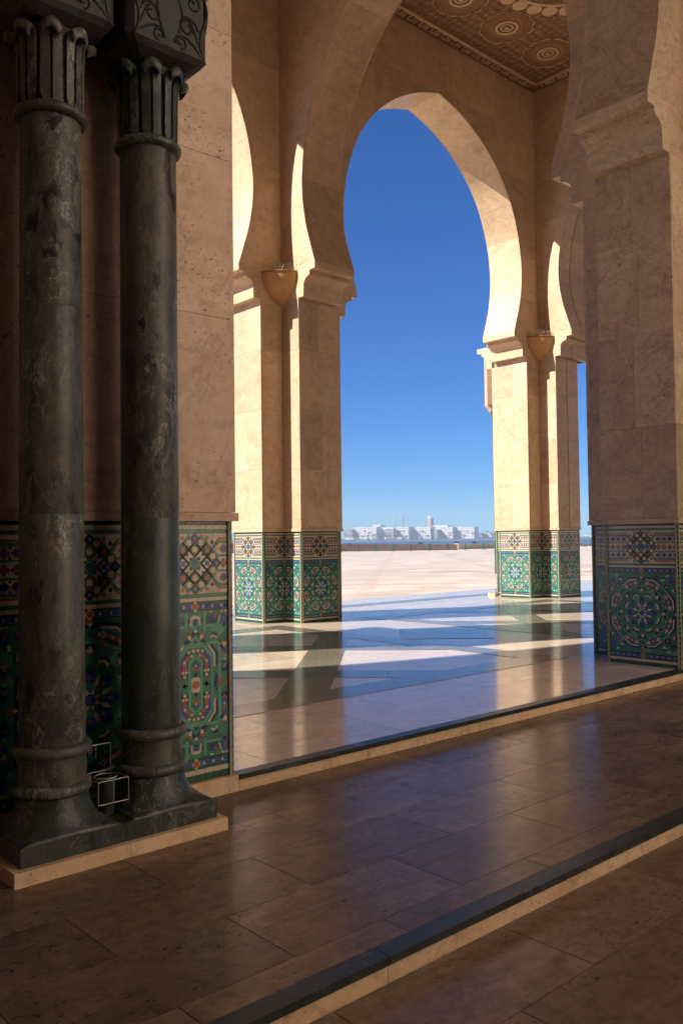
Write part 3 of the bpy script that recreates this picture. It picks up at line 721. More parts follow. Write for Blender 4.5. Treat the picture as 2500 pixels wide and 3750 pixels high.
def build_arch(axis, c0, c1, cross, label, mat=TRAV, detail=True, gap=False, faces=(-1, 1), xt=0.0):
    """axis 'x' or 'y'; pier centres c0<c1 along it; cross = the other coordinate"""
    T = Vector((1, 0, 0)) if axis == 'x' else Vector((0, 1, 0)); Nn = Vector((0, -1, 0)) if axis == 'x' else Vector((1, 0, 0))
    # local frame: U=T, V=z, N=Nn  (right handed: U x V = N)
    e = empty('horseshoe_arch', (0, 0, 0)); tag(e, label, 'arch', 'travertine horseshoe arches')
    mid = (c0 + c1) / 2; hs = mid - (c0 + E_)
    arc = arc_points(hs); O = (T * mid) + (Vector((0, cross, 0)) if axis == 'x' else Vector((cross, 0, 0)))
    half_w = mid - c0
    L = [(-(half_w - E_ - o), z) for o, z in arc]        # left curve, u from the middle
    lim = half_w - A_
    bulk = MB()
    for side in (-1, 1):
        for fs in faces:
            fr = (O + Nn * (A_ * fs + (xt if fs > 0 else 0)), T * fs, Vector((0, 0, 1)), Nn * fs)      # U flips so that U x V = N
            # polygons given in u of the left half (negative); mirrored for side
            polys = [[(-lim, 5.17), (-(half_w - E_), 5.17), (-(half_w - E_), 5.668), (-lim, 5.668)]]
            for z0, z1 in zip(ROWS[:-1], ROWS[1:]):
                if z0 >= 10: P = [(-lim, z0), (0, z0), (0, z1), (-lim, z1)]
                else:
                    cv = [p for p in L if z0 + 1e-4 < p[1] < z1 - 1e-4]
                    def at(z):
                        for a, b in zip(L[:-1], L[1:]):
                            if a[1] <= z <= b[1] + 1e-9: return a[0] + (b[0] - a[0]) * (z - a[1]) / max(1e-9, b[1] - a[1])
                        return 0
                    P = [(-lim, z0), (at(z0) if z0 > 5.7 else L[0][0], z0)] + cv
                    P += [(at(z1), z1)] if z1 < 9.99 else [(0, z1)]
                    P += [(-lim, z1)]
                cuts = [-lim]
                ph = .7 if int(z0 * 10) % 2 else 0
                x = -lim + 1.35 + ph
                while x < -.3: cuts.append(x); x += 1.35
                cuts.append(.0)
                for a, b in zip(cuts[:-1], cuts[1:]):
                    Q = clip(P, 1, 0, b - (.001 if b < 0 else 0)); Q = clip(Q, -1, 0, -(a + .001)) if len(Q) > 2 else []
                    if len(Q) > 2 and abs(area(Q)) > .002: polys.append(Q)
            for Q in polys:
                Q = [(x, z - .001 if z > 5.2 else z) for x, z in Q]
                q = [(x * side * (1), z) for x, z in Q] if side < 0 else [(-x, z) for x, z in Q]
                q = [(x, z) for x, z in q] if side > 0 else [(-x * -1, z) for x, z in Q]
                if detail: poly_slab(q, fr, mat, e, 'spandrel_slab')
                else: bulk.prism(ccw(q), fr, -.03, 0)
        # soffit stones
        n = len(L); acc = [0]
        for a, b in zip(L[:-1], L[1:]): acc.append(acc[-1] + hypot(b[0] - a[0], b[1] - a[1]))
        cur = 0; tot = acc[-1]; k = 0; nst = 8
        cutsI = [0]
        for j in range(1, nst): cutsI.append(min(range(n), key=lambda i: abs(acc[i] - tot * j / nst)))
        cutsI.append(n - 1)
        widths = [(-(A_ - .0305), -.011), (.011, A_ + xt - .0305)] if gap else [(-(A_ - .0305), A_ - .0305)]
        for i0, i1 in zip(cutsI[:-1], cutsI[1:]):
            for w0, w1 in widths:
                m = bulk if not detail else MB()
                seg = L[i0:i1 + 1]; vs_, fsx = [], []
                for qi, (x, z) in enumerate(seg):
                    gi = i0 + qi; a, b = L[max(gi - 1, 0)], L[min(gi + 1, n - 1)]
                    tx, tz = b[0] - a[0], b[1] - a[1]; l_ = hypot(tx, tz); nx, nz = -tz / l_, tx / l_     # into the wall
                    s0 = .0 if 0 < qi < len(seg) - 1 else (.0012 if qi == 0 else -.0012)
                    x += tx / l_ * s0; z += tz / l_ * s0
                    for (xx, zz) in ((x, z), (x + nx * .04, z + nz * .04)):
                        for w in (w0, w1): vs_.append(O + T * (xx * (1 if side < 0 else -1)) + Nn * w + Vector((0, 0, zz)))
                for qi in range(len(seg) - 1):
                    b = qi * 4
                    fsx += [(b, b + 1, b + 5, b + 4), (b + 2, b + 6, b + 7, b + 3), (b, b + 4, b + 6, b + 2), (b + 1, b + 3, b + 7, b + 5)]
                b = (len(seg) - 1) * 4; fsx += [(0, 2, 3, 1), (b, b + 1, b + 3, b + 2)]
                if side > 0: fsx = [f[::-1] for f in fsx]
                m.add(vs_, fsx)
                if detail: smooth_by_angle(m.build('voussoir', mat, e), 35)
        if gap:   # dark joint behind the gap
            m = MB(); vs_ = []; fsx = []
            for (x, z) in L:
                for w in (-.03, .03): vs_.append(O + T * ((x - .05) * (1 if side < 0 else -1)) + Nn * w + Vector((0, 0, z + .03)))
            for i in range(len(L) - 1): fsx.append((2 * i, 2 * i + 1, 2 * i + 3, 2 * i + 2))
            m.add(vs_, fsx); m.build('joint_backing', DARK, e)
    if not detail: bulk.build('wall', mat, e)
    return e

random.seed(11)
P1c, P2c, P3c, P4c = (2.026, YS[0]), (XS[2], YS[0]), (XS[2], YS[1]), (XS[3], YS[1])
p3 = build_pier(*P3c, 'cross-shaped travertine pier with green mosaic base, left side of the sky-filled arch')
p4 = build_pier(*P4c, 'cross-shaped travertine pier split by a dark vertical joint, right side of the sky-filled arch', gap_s=True)
p2 = build_pier(*P2c, 'shaded brown travertine pier with large star mosaic at the right end of the step', mat=TRAV_GREY, single=0)
# the near pier behind the columns: flat front wall
p1 = build_pier(*P1c, 'pink travertine pier wall with tall mosaic dado behind the green marble columns', arms=(0, 2, 3), mat=TRAV_PINK, flat_s=True)
fW = face_frame(P1c[0], P1c[1], 1, A_, 0)
zz = [1.50, 2.62, 3.55, 4.30, 5.17, 6.2, 7.3, 8.4, 9.6, ZC]
for k in range(len(zz) - 1):
    us = [-E_, -.30 + (.35 if k % 2 else 0), E_] if k != 1 else [-E_, .12, E_]
    for u0, u1 in zip(us[:-1], us[1:]): poly_slab(rect(u0, u1, zz[k], zz[k + 1]), fW, TRAV_PINK, p1)
m = MB(); m.prism(rect(-E_ + .046, .36, DADO, 1.4985, .0), fW, -.045, .012); m.build('string_course', TRAV_PINK, p1)
m = MB(); m.prism(rect(.362, E_ - .046, DADO, 1.4985, .0), fW, -.045, .012); m.build('string_course', TRAV_PINK, p1)
random.seed(5)
PW = Pat(-(E_ - IN), E_ - IN); i0, i1 = PW.u0 + .02, PW.u1 - .02; SH = -.04; cen = [-.667, -.04, .587]
bands(PW, i0, i1, cen); frieze(PW, i0, i1, cen); green_field(PW, i0, i1); star_panel(PW, SH, SH - .42, SH + .42, .40)
hex_panel(PW, .587, SH + .42, i1); hex_panel(PW, -.667, i0, SH - .42)
for a, b in ((PW.u0, i0 - .001), (i1 + .001, PW.u1)):
    v = 0
    while v < DADO: PW.p([(a, v), (b, v), (b, v + .0735), (a, v + .0735)], 'dkgreen', 1, (a, b, 0, DADO)); v += .0745
tiles_single(p1, face_frame(P1c[0], P1c[1], 1, A_ - IN, 0), PW, PW.u0, PW.u1, 300, lambda q: sum(p[0] for p in q) / len(q) > .42 or -.15 < sum(p[0] for p in q) / len(q) < .2)
# base course under the near pier, level with the step riser
m = MB(); m.box(P1c[0] - E_ - .3, P1c[0] + .2, KERB_Y + .012, KERB_Y + .1, -.14, -.001); m.build('base_course', TRAV_KERB, p1)
m = MB(); m.box(P1c[0] + .2015, P1c[0] + E_ + .0005, KERB_Y + .012, KERB_Y + .1, -.14, -.001); m.build('base_course', TRAV_KERB, p1)
# piers outside the view that carry the same roof
random.seed(21)
for (x, y, lab) in ((XS[1], YS[1], 'seaward pier hidden behind the pink pier wall'), (XS[0], YS[1], 'seaward pier beyond the hidden bay'), (XS[0], YS[0], 'inner pier beyond the hidden bay'), (XS[3], YS[0], 'inner pier behind the brown pier'), (XS[4], YS[1], 'seaward pier past the split pier'), (XS[4], YS[0], 'inner pier past the brown pier')):
    build_pier(x, y, lab, detail=False)
random.seed(4)
build_arch('x', XS[2], XS[3], YS[1], 'large horseshoe arch framing blue sky and the far shore')
build_arch('x', XS[1], XS[2], YS[1], 'sunlit horseshoe arch edge showing beside the pink pier wall')
build_arch('y', YS[0], YS[1], XS[2], 'shaded horseshoe arch with block joints rising over the left pier')
build_arch('y', YS[0], YS[1], XS[3], 'horseshoe arch cut by a dark joint above the right pier', gap=True, xt=.30)
build_arch('x', 2.026, XS[2], YS[0], 'dark foreground horseshoe arch springing from the brown pier', mat=TRAV_GREY)
for a, b, c, d_, lab in (('x', XS[0], XS[1], YS[1], 'seaward arch of the hidden bay'), ('x', XS[3], XS[4], YS[1], 'seaward arch past the split pier'), ('x', XS[0], XS[1], YS[0], 'inner arch of the hidden bay'), ('x', XS[2], XS[3], YS[0], 'inner arch behind the brown pier'), ('x', XS[3], XS[4], YS[0], 'inner arch past the brown pier'), ('y', YS[0], YS[1], XS[1], 'cross arch behind the pink pier wall')):
    build_arch(a, b, c, d_, lab, detail=False)

# base under the brown pier's south arm, which stands on the middle floor
m = MB(); m.box(P2c[0] - E_ + .012, P2c[0] + E_, P2c[1] - E_, P2c[1] - A_ + .02, -.13, -.001); m.build('base_course', TRAV_KERB, p2)

for z0, z1 in zip([5.17, 6.4, 7.6, 8.8, 10.0], [6.4, 7.6, 8.8, 10.0, ZC - .005]):
    m = MB(); m.box(P2c[0] - A_, P2c[0] + A_, P2c[1] - E_ + .001, P2c[1] - A_ - .002, z0 + .001, z1 - .001); m.build('upper_block', TRAV_GREY, p2)

# ------------------------------------------------------------------ roof and ceilings
roof = tag(empty('arcade_roof'), kind='structure')
m = MB(); m.box(XS[0] - 1, XS[4] + 1, YS[0] - 6.9, YS[1] + A_ + .0, ZC + .25, ZC + .7); m.build('roof_slab', MORTAR, roof)
m = MB(); m.box(XS[0] - 1, XS[4] + 1, YS[1] + .0, YS[1] + A_ + .25, ZC + .001, ZC + 1.6); m.build('parapet', TRAV, roof)
ceil = tag(empty('ceiling'), kind='structure')
XA = XS
for i in (0, 1, 3):
    m = MB(); m.box(XA[i] + A_ - .02, XA[i + 1] - A_ + .02, YS[0] + A_ - .02, YS[1] - A_ + .02, ZC, ZC + .1); m.build('ceiling_panel', WOODM, ceil)
m = MB(); m.box(XS[0] - 1, XS[4] + 1, YS[0] - 6.9, YS[0] - A_ + .02, ZC, ZC + .1); m.build('ceiling_panel', WOODM, ceil)
# carved ceiling of the bay in view
cx0, cx1, cy0, cy1 = XS[2] + A_, XS[3] - A_, YS[0] + A_, YS[1] - A_
carved = tag(empty('carved_ceiling'), kind='structure')
def mat_carved_field():
    t = NT('carved_field'); v = t.coords(False)
    vo = t.n('TexVoronoi'); t.set(vo.inputs['Vector'], v); vo.inputs['Scale'].default_value = 6.5; vo.inputs['Randomness'].default_value = .25
    v2 = t.n('TexVoronoi', feature='DISTANCE_TO_EDGE'); t.set(v2.inputs['Vector'], v); v2.inputs['Scale'].default_value = 26
    pet = t.math('MULTIPLY', t.ramp(v2.outputs[0], [(.06, 0), (.16, 1)]), t.ramp(vo.outputs['Distance'], [(.12, 1), (.62, .15)]))
    c = t.mix(pet, (.17, .075, .03), (.60, .39, .22))
    t.bump(pet, .8, .02)
    return t.out(c, .7, .3)
CFIELD = mat_carved_field()
m = MB(); m.box(cx0 + .34, cx1 - .34, cy0 + .34, cy1 - .34, ZC + .01, ZC + .1); m.build('field_panel', CFIELD, carved)
m = MB(); m.box(cx0 - .02, cx1 + .02, cy0 - .02, cy1 + .02, ZC + .04, ZC + .14); m.build('backing', WOOD, carved)
def rail(lo, hi, z0, mat):   # square ring between insets lo and hi
    for (x0, x1, y0, y1) in ((cx0 + lo, cx1 - lo, cy0 + lo, cy0 + hi), (cx0 + lo, cx1 - lo, cy1 - hi, cy1 - lo), (cx0 + lo, cx0 + hi, cy0 + hi, cy1 - hi), (cx1 - hi, cx1 - lo, cy0 + hi, cy1 - hi)):
        m = MB(); m.box(x0, x1, y0, y1, z0, ZC + .05); m.build('moulding', mat, carved)
rail(.005, .055, ZC - .005, WOODM); rail(.225, .285, ZC - .010, WOODL); rail(.30, .338, ZC + .004, WOODM)
# meander (key fret) between the mouldings
def fret_unit(n):
    m = MB(); w = .022; P_ = .30
    # key path drawn with bars (u along, v across 0.06..0.22)
    for (u0, u1, v0, v1) in ((0, .20, .066, .066 + w), (.178, .20, .066 + w, .148), (.06, .178, .126, .148), (.06, .082, .148, .216), (.082, .30, .194, .216), (.278, .30, .066, .194)):
        m.box(u0, u1, v0, v1, 0, .03)
    return m
FU = fret_unit(0); fme = bpy.data.meshes.new('key_fret'); fme.from_pydata(FU.v, [], FU.f); fme.materials.append(WOODL); fme.update()
def frets(o0, ud, vd, L):
    n = int(L / .30); st = L / n
    for k in range(n):
        o = bpy.data.objects.new('key_fret', fme); col.objects.link(o); o.parent = carved
        p = Vector(o0) + Vector(ud) * (k * st)
        o.matrix_local = Matrix(((ud[0], vd[0], 0, p.x), (ud[1], vd[1], 0, p.y), (0, 0, 1, ZC - .004), (0, 0, 0, 1)))
frets((cx0 + .3, cy1, 0), (1, 0, 0), (0, -1, 0), cx1 - cx0 - .6); frets((cx1, cy0 + .3, 0), (0, 1, 0), (-1, 0, 0), cy1 - cy0 - .6)
frets((cx0 + .3, cy0, 0), (1, 0, 0), (0, 1, 0), cx1 - cx0 - .6); frets((cx0, cy0 + .3, 0), (0, 1, 0), (1, 0, 0), cy1 - cy0 - .6)
# rosettes
def ring(m, r0, r1, z, c, n=48, th=.025, dz=0):
    b = len(m.v)
    for k in range(n):
        a = 2 * pi * k / n
        for (r, zz) in ((r0, z + .012), (r0, z), (r1, z), (r1, z + .012)): m.v.append((c[0] + r * cos(a), c[1] + r * sin(a), zz))
    for k in range(n):
        q = (k + 1) % n
        for j in range(3): m.f.append((b + k * 4 + j, b + q * 4 + j, b + q * 4 + j + 1, b + k * 4 + j + 1)); m.m.append(0)
def beads(m, r, z, c, n, s):
    for k in range(n):
        a = 2 * pi * k / n; x, y = c[0] + r * cos(a), c[1] + r * sin(a)
        m.add([(x + s * cos(a + q * pi / 2), y + s * sin(a + q * pi / 2), z + .02) for q in range(4)] + [(x, y, z)], [(0, 1, 4), (1, 2, 4), (2, 3, 4), (3, 0, 4)])
def rosette(c, R):
    m = MB(); z = ZC - .004
    ring(m, 0, .10 * R, z - .012, c); ring(m, .18 * R, .26 * R, z, c); ring(m, .34 * R, .46 * R, z - .004, c); beads(m, .55 * R, z, c, 36, .045 * R); beads(m, .64 * R, z, c, 40, .045 * R); beads(m, .75 * R, z + .004, c, 44, .05 * R); beads(m, .86 * R, z + .004, c, 50, .05 * R)
    m.build('rosette', WOODL, carved)
    m = MB(); ring(m, .47 * R, .52 * R, z + .008, c); ring(m, .66 * R, .92 * R, z + .010, c); m.build('rosette_ground', WOOD, carved)
    m = MB()
    for k in range(12):      # scalloped rim
        a0 = 2 * pi * k / 12; pts = []
        for j in range(7):
            a = a0 + (j - 3) / 3 * .20; rr = R * (1.0 + .05 * cos((j - 3) / 3 * pi / 2)); pts.append((c[0] + rr * cos(a), c[1] + rr * sin(a), z + .006))
        m.tube(pts, .022 * R, 5)
    m.build('rosette_rim', WOODL, carved)
RX = [11.916 + 1.342 * (k - 1) for k in range(4)]; RY = [9.84, 8.55, 7.36, 6.07]
def lobe(c):
    m = MB(); ring(m, 0, .14, ZC - .004, c, 18); m.build('pale_lobe', WOODL, carved)
midx, midy = (cx0 + cx1) / 2, (cy0 + cy1) / 2
fl = MB()
for i in range(34):
    for j in range(34):
        x, y = cx0 + .45 + i * .165 + (j % 2) * .08, cy0 + .45 + j * .165
        if x > cx1 - .42 or y > cy1 - .42: continue
        if any(hypot(x - a, y - b) < .56 for a in RX for b in RY) or hypot(x - midx, y - midy) < 1.6: continue
        beads(fl, .055, ZC + .002, (x, y), 8, .020); beads(fl, .0, ZC - .002, (x, y), 1, .022)
fl.build('flower_field', WOODL, carved)['kind'] = 'stuff'
for i, x in enumerate(RX):
    for j, y in enumerate(RY):
        if hypot(x - midx, y - midy) > 1.7: rosette((x, y), .49)
for k in range(28):
    a = 2 * pi * k / 28; lobe((midx + 1.40 * cos(a), midy + 1.33 * sin(a)))
m = MB(); ring(m, 1.16, 1.22, ZC - .004, (midx, midy), 64); ring(m, .8, .86, ZC - .004, (midx, midy), 64); ring(m, .3, .5, ZC - .012, (midx, midy), 48); beads(m, 1.0, ZC - .002, (midx, midy), 60, .045); beads(m, .68, ZC - .002, (midx, midy), 48, .04); m.build('rosette', WOODL, carved)

# unseen court behind the viewpoint, with pale walls added to bounce sunlight in
BOUNCEW = mat_plain('bounce_wall_white', (.86, .78, .67), .6, 0, .05, 2)  # pale tone picked to bounce sunlight onto the near pier
court = tag(empty('unseen_court_ground'), kind='structure')
m = MB(); m.box(-60, 60, -16.5, YS[0] - 12.2, -.33, -.20); m.build('paving', PLAZA, court)
gw = empty('bounce_wall', (0, 0, 0)); tag(gw, 'unseen tall white wall added behind the viewpoint to bounce sunlight', 'wall')
m = MB(); m.box(-60, 60, -18, -16.5, -.4, 22); m.build('wall', BOUNCEW, gw)
ew = empty('bounce_wing', (0, 0, 0)); tag(ew, 'unseen white wing added behind the viewpoint on its right to bounce sunlight', 'building')  # unseen wing added as a sunlit reflector from the right
m = MB(); m.box(12.0, 26, -16.49, -3.2, -.4, 21); m.build('wall', BOUNCEW, ew)
g2 = empty('light_stop_wall', (0, 0, 0)); tag(g2, 'unseen travertine wall added behind the viewpoint on its left to block light', 'wall')  # unseen wall added to keep light off the left side
m = MB(); m.box(-6.1, 2.3, YS[0] - 7.4, YS[0] - 6.91, -.4, ZC - .01); m.build('wall', TRAV_GREY, g2)
# unseen solid block added past the arcade to stop a stray sun patch
pb = empty('sun_blocker', (0, 0, 0)); tag(pb, 'unseen travertine block added on the hidden side of the arcade to stop sunlight', 'building')
m = MB(); m.box(-21, -6.2, YS[0] - 8, YS[1] + 1.6, -.4, ZC + 2.4); m.build('wall', TRAV, pb)

# ------------------------------------------------------------------ bowls in the re-entrant corners
def bowl(cx, cy, label):
    e = empty('corner_bowl', (cx, cy, 5.1)); tag(e, label, 'lamp bowl', 'terracotta corner bowls')
    R = .40; H = .50; n = 14; mh = 12; m = MB(); z0 = 5.10 - 5.1
    for i in range(mh + 1):
        t = i / mh; r = R * (sin(t * pi / 2) ** .75) if i else .004; z = z0 + H * (t ** 1.15)
        for j in range(n + 1):
            a = pi + (pi / 2) * j / n
            k = 1 / (abs(cos(a)) ** 1.5 + abs(sin(a)) ** 1.5) ** (1 / 1.5)
            m.v.append((r * k * cos(a), r * k * sin(a), z))
    for i in range(mh):
        for j in range(n): m.f.append((i * (n + 1) + j, (i + 1) * (n + 1) + j, (i + 1) * (n + 1) + j + 1, i * (n + 1) + j + 1)); m.m.append(0)
    ci = len(m.v); m.v.append((0, 0, z0 + H - .03)); top = mh * (n + 1)
    for j in range(n): m.f.append((top + j, ci, top + j + 1)); m.m.append(0)
    b = m.build('bowl', TERRA, e); smooth_by_angle(b, 50)
    m = MB()
    for j in range(n + 1):
        a = pi + (pi / 2) * j / n
    pts = [(R * 1.01 / (abs(cos(a)) ** 1.5 + abs(sin(a)) ** 1.5) ** (1 / 1.5) * cos(a), R * 1.01 / (abs(cos(a)) ** 1.5 + abs(sin(a)) ** 1.5) ** (1 / 1.5) * sin(a), z0 + H) for a in [pi + (pi / 2) * j / n for j in range(n + 1)]]
    m.tube(pts, .012, 6); m.build('rim', WOODM, e)
    for k in range(12):
        f = .12 + .8 * k / 11; a = pi + (pi / 2) * f; r = R * (.97 - .05 * random.random()) / (abs(cos(a)) ** 1.5 + abs(sin(a)) ** 1.5) ** (1 / 1.5)
        p = Vector((r * cos(a), r * sin(a), z0 + H)); m = MB()
        for s in (-1, 1): m.tube([p, p + Vector((random.uniform(-.03, .03) + s * .02, random.uniform(-.02, .02) - s * .02, .13 + random.uniform(-.03, .02)))], .0036, 4)
        m.build('bird_spike', SPIKE, e)
bowl(P3c[0] - A_ - .001, P3c[1] - A_ - .001, 'terracotta corner bowl with bird spikes on the left pier beside the sky')
bowl(P4c[0] - A_ - .001, P4c[1] - A_ - .001, 'terracotta corner bowl with bird spikes on the split right pier')

# ------------------------------------------------------------------ columns in front of the near pier
COLC = [(1.665, 3.85), (2.175, 3.85)]
pl = empty('column_plinth', (1.92, 3.85, -RISE)); tag(pl, 'low travertine and green marble plinth under the paired columns', 'plinth')
pl.location = (0, 0, 0)
for x0, x1 in ((1.393, 1.9225), (1.9245, 2.455)):
    m = MB(); m.box(x0, x1, 3.598, 4.10, -RISE - .01, -.032); m.build('travertine_course', TRAV_KERB, pl)
for x0, x1, mt in ((1.432, 1.9235, GREENM_B), (1.9255, 2.413, GREENM_B)):
    m = MB(); m.box(x0, x1, 3.632, 4.095, -.031, .055); m.build('marble_slab', mt, pl)
def column(c, label, mats, zj):
    e = empty('marble_column', (0, 0, 0)); tag(e, label, 'column', 'green marble columns')
    x, y = c
    m = MB(); m.lathe([(.222, .056), (.222, .066), (.213, .074), (.200, .090), (.186, .110), (.172, .140), (.163, .170), (.158, .205)], c, 56, 0, lambda z: max(0, min(1, (.11 - z) / .05)) * .85 + max(0, min(1, (.19 - z) / .12)) * .15)
    smooth_by_angle(m.build('base', GREENM_B, e), 60)
    for zc in (.232, .405):
        m = MB(); pts = [(.150 + .027 * cos(a), zc + .027 * sin(a)) for a in [pi * (k / 10) - pi / 2 for k in range(11)]]
        m.lathe(pts, c, 56); smooth_by_angle(m.build('torus_ring', mats[1], e), 60)
    m = MB(); m.lathe([(.150, .205), (.150, .432)], c, 56); smooth_by_angle(m.build('base_drum', mats[1], e), 60)
    zs = [.4325] + zj + [3.30]
    for k in range(len(zs) - 1):
        m = MB(); r0 = .147 - .004 * k; m.lathe([(r0 - .001, zs[k]), (r0, zs[k] + .003), (r0 - .003, zs[k + 1] - .003), (r0 - .004, zs[k + 1] - .0005)], c, 64); smooth_by_angle(m.build('shaft_drum', mats[k % len(mats)], e), 60)
    m = MB(); pts = [(.135 + .033 * cos(a), 3.325 + .027 * sin(a)) for a in [pi * (k / 10) - pi / 2 for k in range(11)]]
    m.lathe(pts, c, 56); smooth_by_angle(m.build('astragal', mats[0], e), 60)
    m = MB(); m.lathe([(.128, 3.34), (.128, 3.66), (.15, 3.70)], c, 48); m.build('bell', mats[0], e)
    # capital leaves with a slot down the middle and curled tips
    prof = [(.142, 3.352), (.150, 3.375), (.150, 3.45), (.151, 3.52), (.153, 3.60), (.159, 3.645), (.170, 3.680), (.184, 3.703), (.198, 3.706), (.208, 3.692), (.208, 3.672), (.199, 3.658)]
    for k in range(8):
        a0 = 2 * pi * k / 8 + pi / 8; cols = [-.335, -.31, -.20, -.052, -.034, .034, .052, .20, .31, .335]; m = MB(); nc = len(cols)
        for i, (r, z) in enumerate(prof):
            wid = 1 if 0 < i < 9 else (.72 if i == 0 else [.97, .9, .82][i - 9])
            if i >= 6: wid *= 1 - .05 * (i - 6)
            for j, da in enumerate(cols):
                rr = r
                if 1 <= i <= 5 and j in (4, 5): rr = r - .016
                if j in (0, nc - 1): rr = r - .016
                e2 = (abs(da) / .335) ** 2
                if i >= 5: z2 = z - .030 * e2 * min(1, (i - 4) / 3); rr -= .020 * e2 * min(1, (i - 4) / 3)
                else: z2 = z
                a = a0 + da * wid; m.v.append((x + rr * cos(a), y + rr * sin(a), z2))
        for i in range(len(prof) - 1):
            for j in range(nc - 1): m.f.append((i * nc + j, i * nc + j + 1, (i + 1) * nc + j + 1, (i + 1) * nc + j)); m.m.append(0)
        o = m.build('leaf', mats[0], e); smooth_by_angle(o, 38)
    # carved block
    w = .222; m = MB()
    levels = [(.150, 3.705), (.200, 3.738), (w, 3.765), (w, 4.10)]
    for h, z in levels:
        ch = .03
        m.v += [(x + sx, y + sy, z) for sx, sy in ((-h + ch, -h), (h - ch, -h), (h, -h + ch), (h, h - ch), (h - ch, h), (-h + ch, h), (-h, h - ch), (-h, -h + ch))]
    for i in range(3):
        for j in range(8): m.f.append((i * 8 + j, i * 8 + (j + 1) % 8, i * 8 + 8 + (j + 1) % 8, i * 8 + 8 + j)); m.m.append(0)
    m.f += [list(range(7, -1, -1)), list(range(24, 32))]; m.m += [0, 0]
    blk = m.build('carved_block', CARVED, e)
    # scroll relief on the three free sides
    def spiral(cx_, cz_, r, t0, turns, sg):
        return [(cx_ + r * (1 - .8 * k / 18) * cos(t0 + sg * 2 * pi * turns * k / 18), cz_ + r * (1 - .8 * k / 18) * sin(t0 + sg * 2 * pi * turns * k / 18)) for k in range(19)]
    paths = []
    for sg in (-1, 1):
        paths += [[(sg * (.19 - .02 * sin(k / 16 * pi * 2)), 3.77 + .33 * k / 16) for k in range(17)],
                  [(sg * (.185 - .15 * sin(k / 14 * pi / 2)), 3.775 + .06 * sin(k / 14 * pi) + .02 * k / 14) for k in range(15)],
                  spiral(sg * .10, 3.90, .06, 0 if sg > 0 else pi, 1.25, sg), spiral(sg * .13, 4.03, .045, pi / 2, 1.2, -sg), spiral(sg * .06, 3.81, .035, -pi / 2, 1.1, sg),
                  [(sg * (.02 + .05 * sin(k / 14 * pi)), 3.80 + .28 * k / 14) for k in range(15)], [(sg * (.16 - .10 * k / 12), 3.84 + .10 * sin(k / 12 * pi * .8)) for k in range(13)]]
    m = MB()
    for fx, fy in ((0, -1), (1, 0), (-1, 0)):
        for pth in paths:
            pts = [((x + u, y - w + .002, z) if fy else (x + fx * (w - .002), y + u, z)) for u, z in pth]; m.tube(pts, .0075, 6)
    smooth_by_angle(m.build('scroll_relief', CARVED, blk), 60)
    m = MB(); pts = [(.222, 4.10), (.246, 4.115), (.262, 4.14), (.266, 4.17), (.262, 4.20), (.25, 4.22)]
    for h, z in pts: m.v += [(x - h, y - h, z), (x + h, y - h, z), (x + h, y + h * .95, z), (x - h, y + h * .95, z)]
    for i in range(len(pts) - 1):
        for j in range(4): m.f.append((i * 4 + j, i * 4 + (j + 1) % 4, i * 4 + 4 + (j + 1) % 4, i * 4 + 4 + j)); m.m.append(0)
    m.f += [(3, 2, 1, 0), tuple((len(pts) - 1) * 4 + j for j in range(4))]; m.m += [0, 0]
    m.build('abacus', GREENM_DK, e)
    return e
column(COLC[0], 'green marble column with pitted pink and white veining, nearer the photo edge', [GREENM2, GREENM2, GREENM2], [1.47, 2.42])
column(COLC[1], 'smoother dark green marble column beside the exposed pink wall', [GREENM, GREENM2, GREENM], [1.455])
li = empty('lintel', (0, 0, 0)); tag(li, 'stone lintel carried by the paired columns', 'lintel')
m = MB(); m.box(1.36, 2.48, 3.58, 4.08, 4.222, 4.9); m.build('beam', CARVED, li)

# wire bin stand between the columns
st = empty('bin_stand', (0, 0, 0)); tag(st, 'thin white wire bin stand on the plinth between the columns', 'bin stand')
def wires(name, paths, r=.0020, mat=WIRE):
    for p in paths:
        m = MB(); m.tube(p, r, 6); m.build(name, mat, st)
xa, xb, yf, yb = 1.826, 1.979, 3.72, 3.90
wires('wire', [[(xa, yf, .130), (xb, yf, .130)], [(xa, yf, .235), (xb, yf, .235)], [(xa, yf, .130), (xa, yf, .235)], [(xb, yf, .130), (xb, yf, .235)], [((xa + xb) / 2, yf, .130), ((xa + xb) / 2, yf, .235)],
               [(xa, yf, .235), (xa, yb, .235)], [(xb, yf, .235), (xb, yb, .235)], [(xa, yb, .235), (xb, yb, .235)], [(xb, yb, .056), (xb, yb, .365)], [(xa, yb, .056), (xa, yb, .365)], [(xa, yb, .365), (xb, yb, .365)], [((xa + xb) / 2, yb, .30), ((xa + xb) / 2, yb, .365)]])
wires('leg', [[(xa, yf, .056), (xa, yf, .128)], [(xb, yf, .056), (xb, yf, .128)]], .0028, DARK)
m = MB(); m.tube([((xa + xb) / 2 + .052 * cos(2 * pi * k / 24), 3.80 + .052 * sin(2 * pi * k / 24), .236) for k in range(24)], .003, 6, 0, True); m.build('ring', WIRE, st)
bn = MB(); bn.lathe([(.038, .06), (.048, .225)], ((xa + xb) / 2, 3.80), 24); bo = bn.build('waste_bin', DARK); tag(bo, 'small black bin hanging in the wire stand', 'bin'); smooth_by_angle(bo, 50)

# ------------------------------------------------------------------ beyond the arcade
def hor(px): return 1967.45 - (px - 1250) * .01249
def gp(px, d): 
    p = FW * d + RT * ((px - 1250) / 3150.17 * d); return p.x, p.y
def zp(px, py, d): return CAMZ + (hor(px) - py) / 3150.17 * d
def far_frame(px, d):
    x, y = gp(px, d); return Vector((x, y, 0)), RT.copy(), Vector((0, 0, 1)), -FW       # U to the right of the view, N towards us

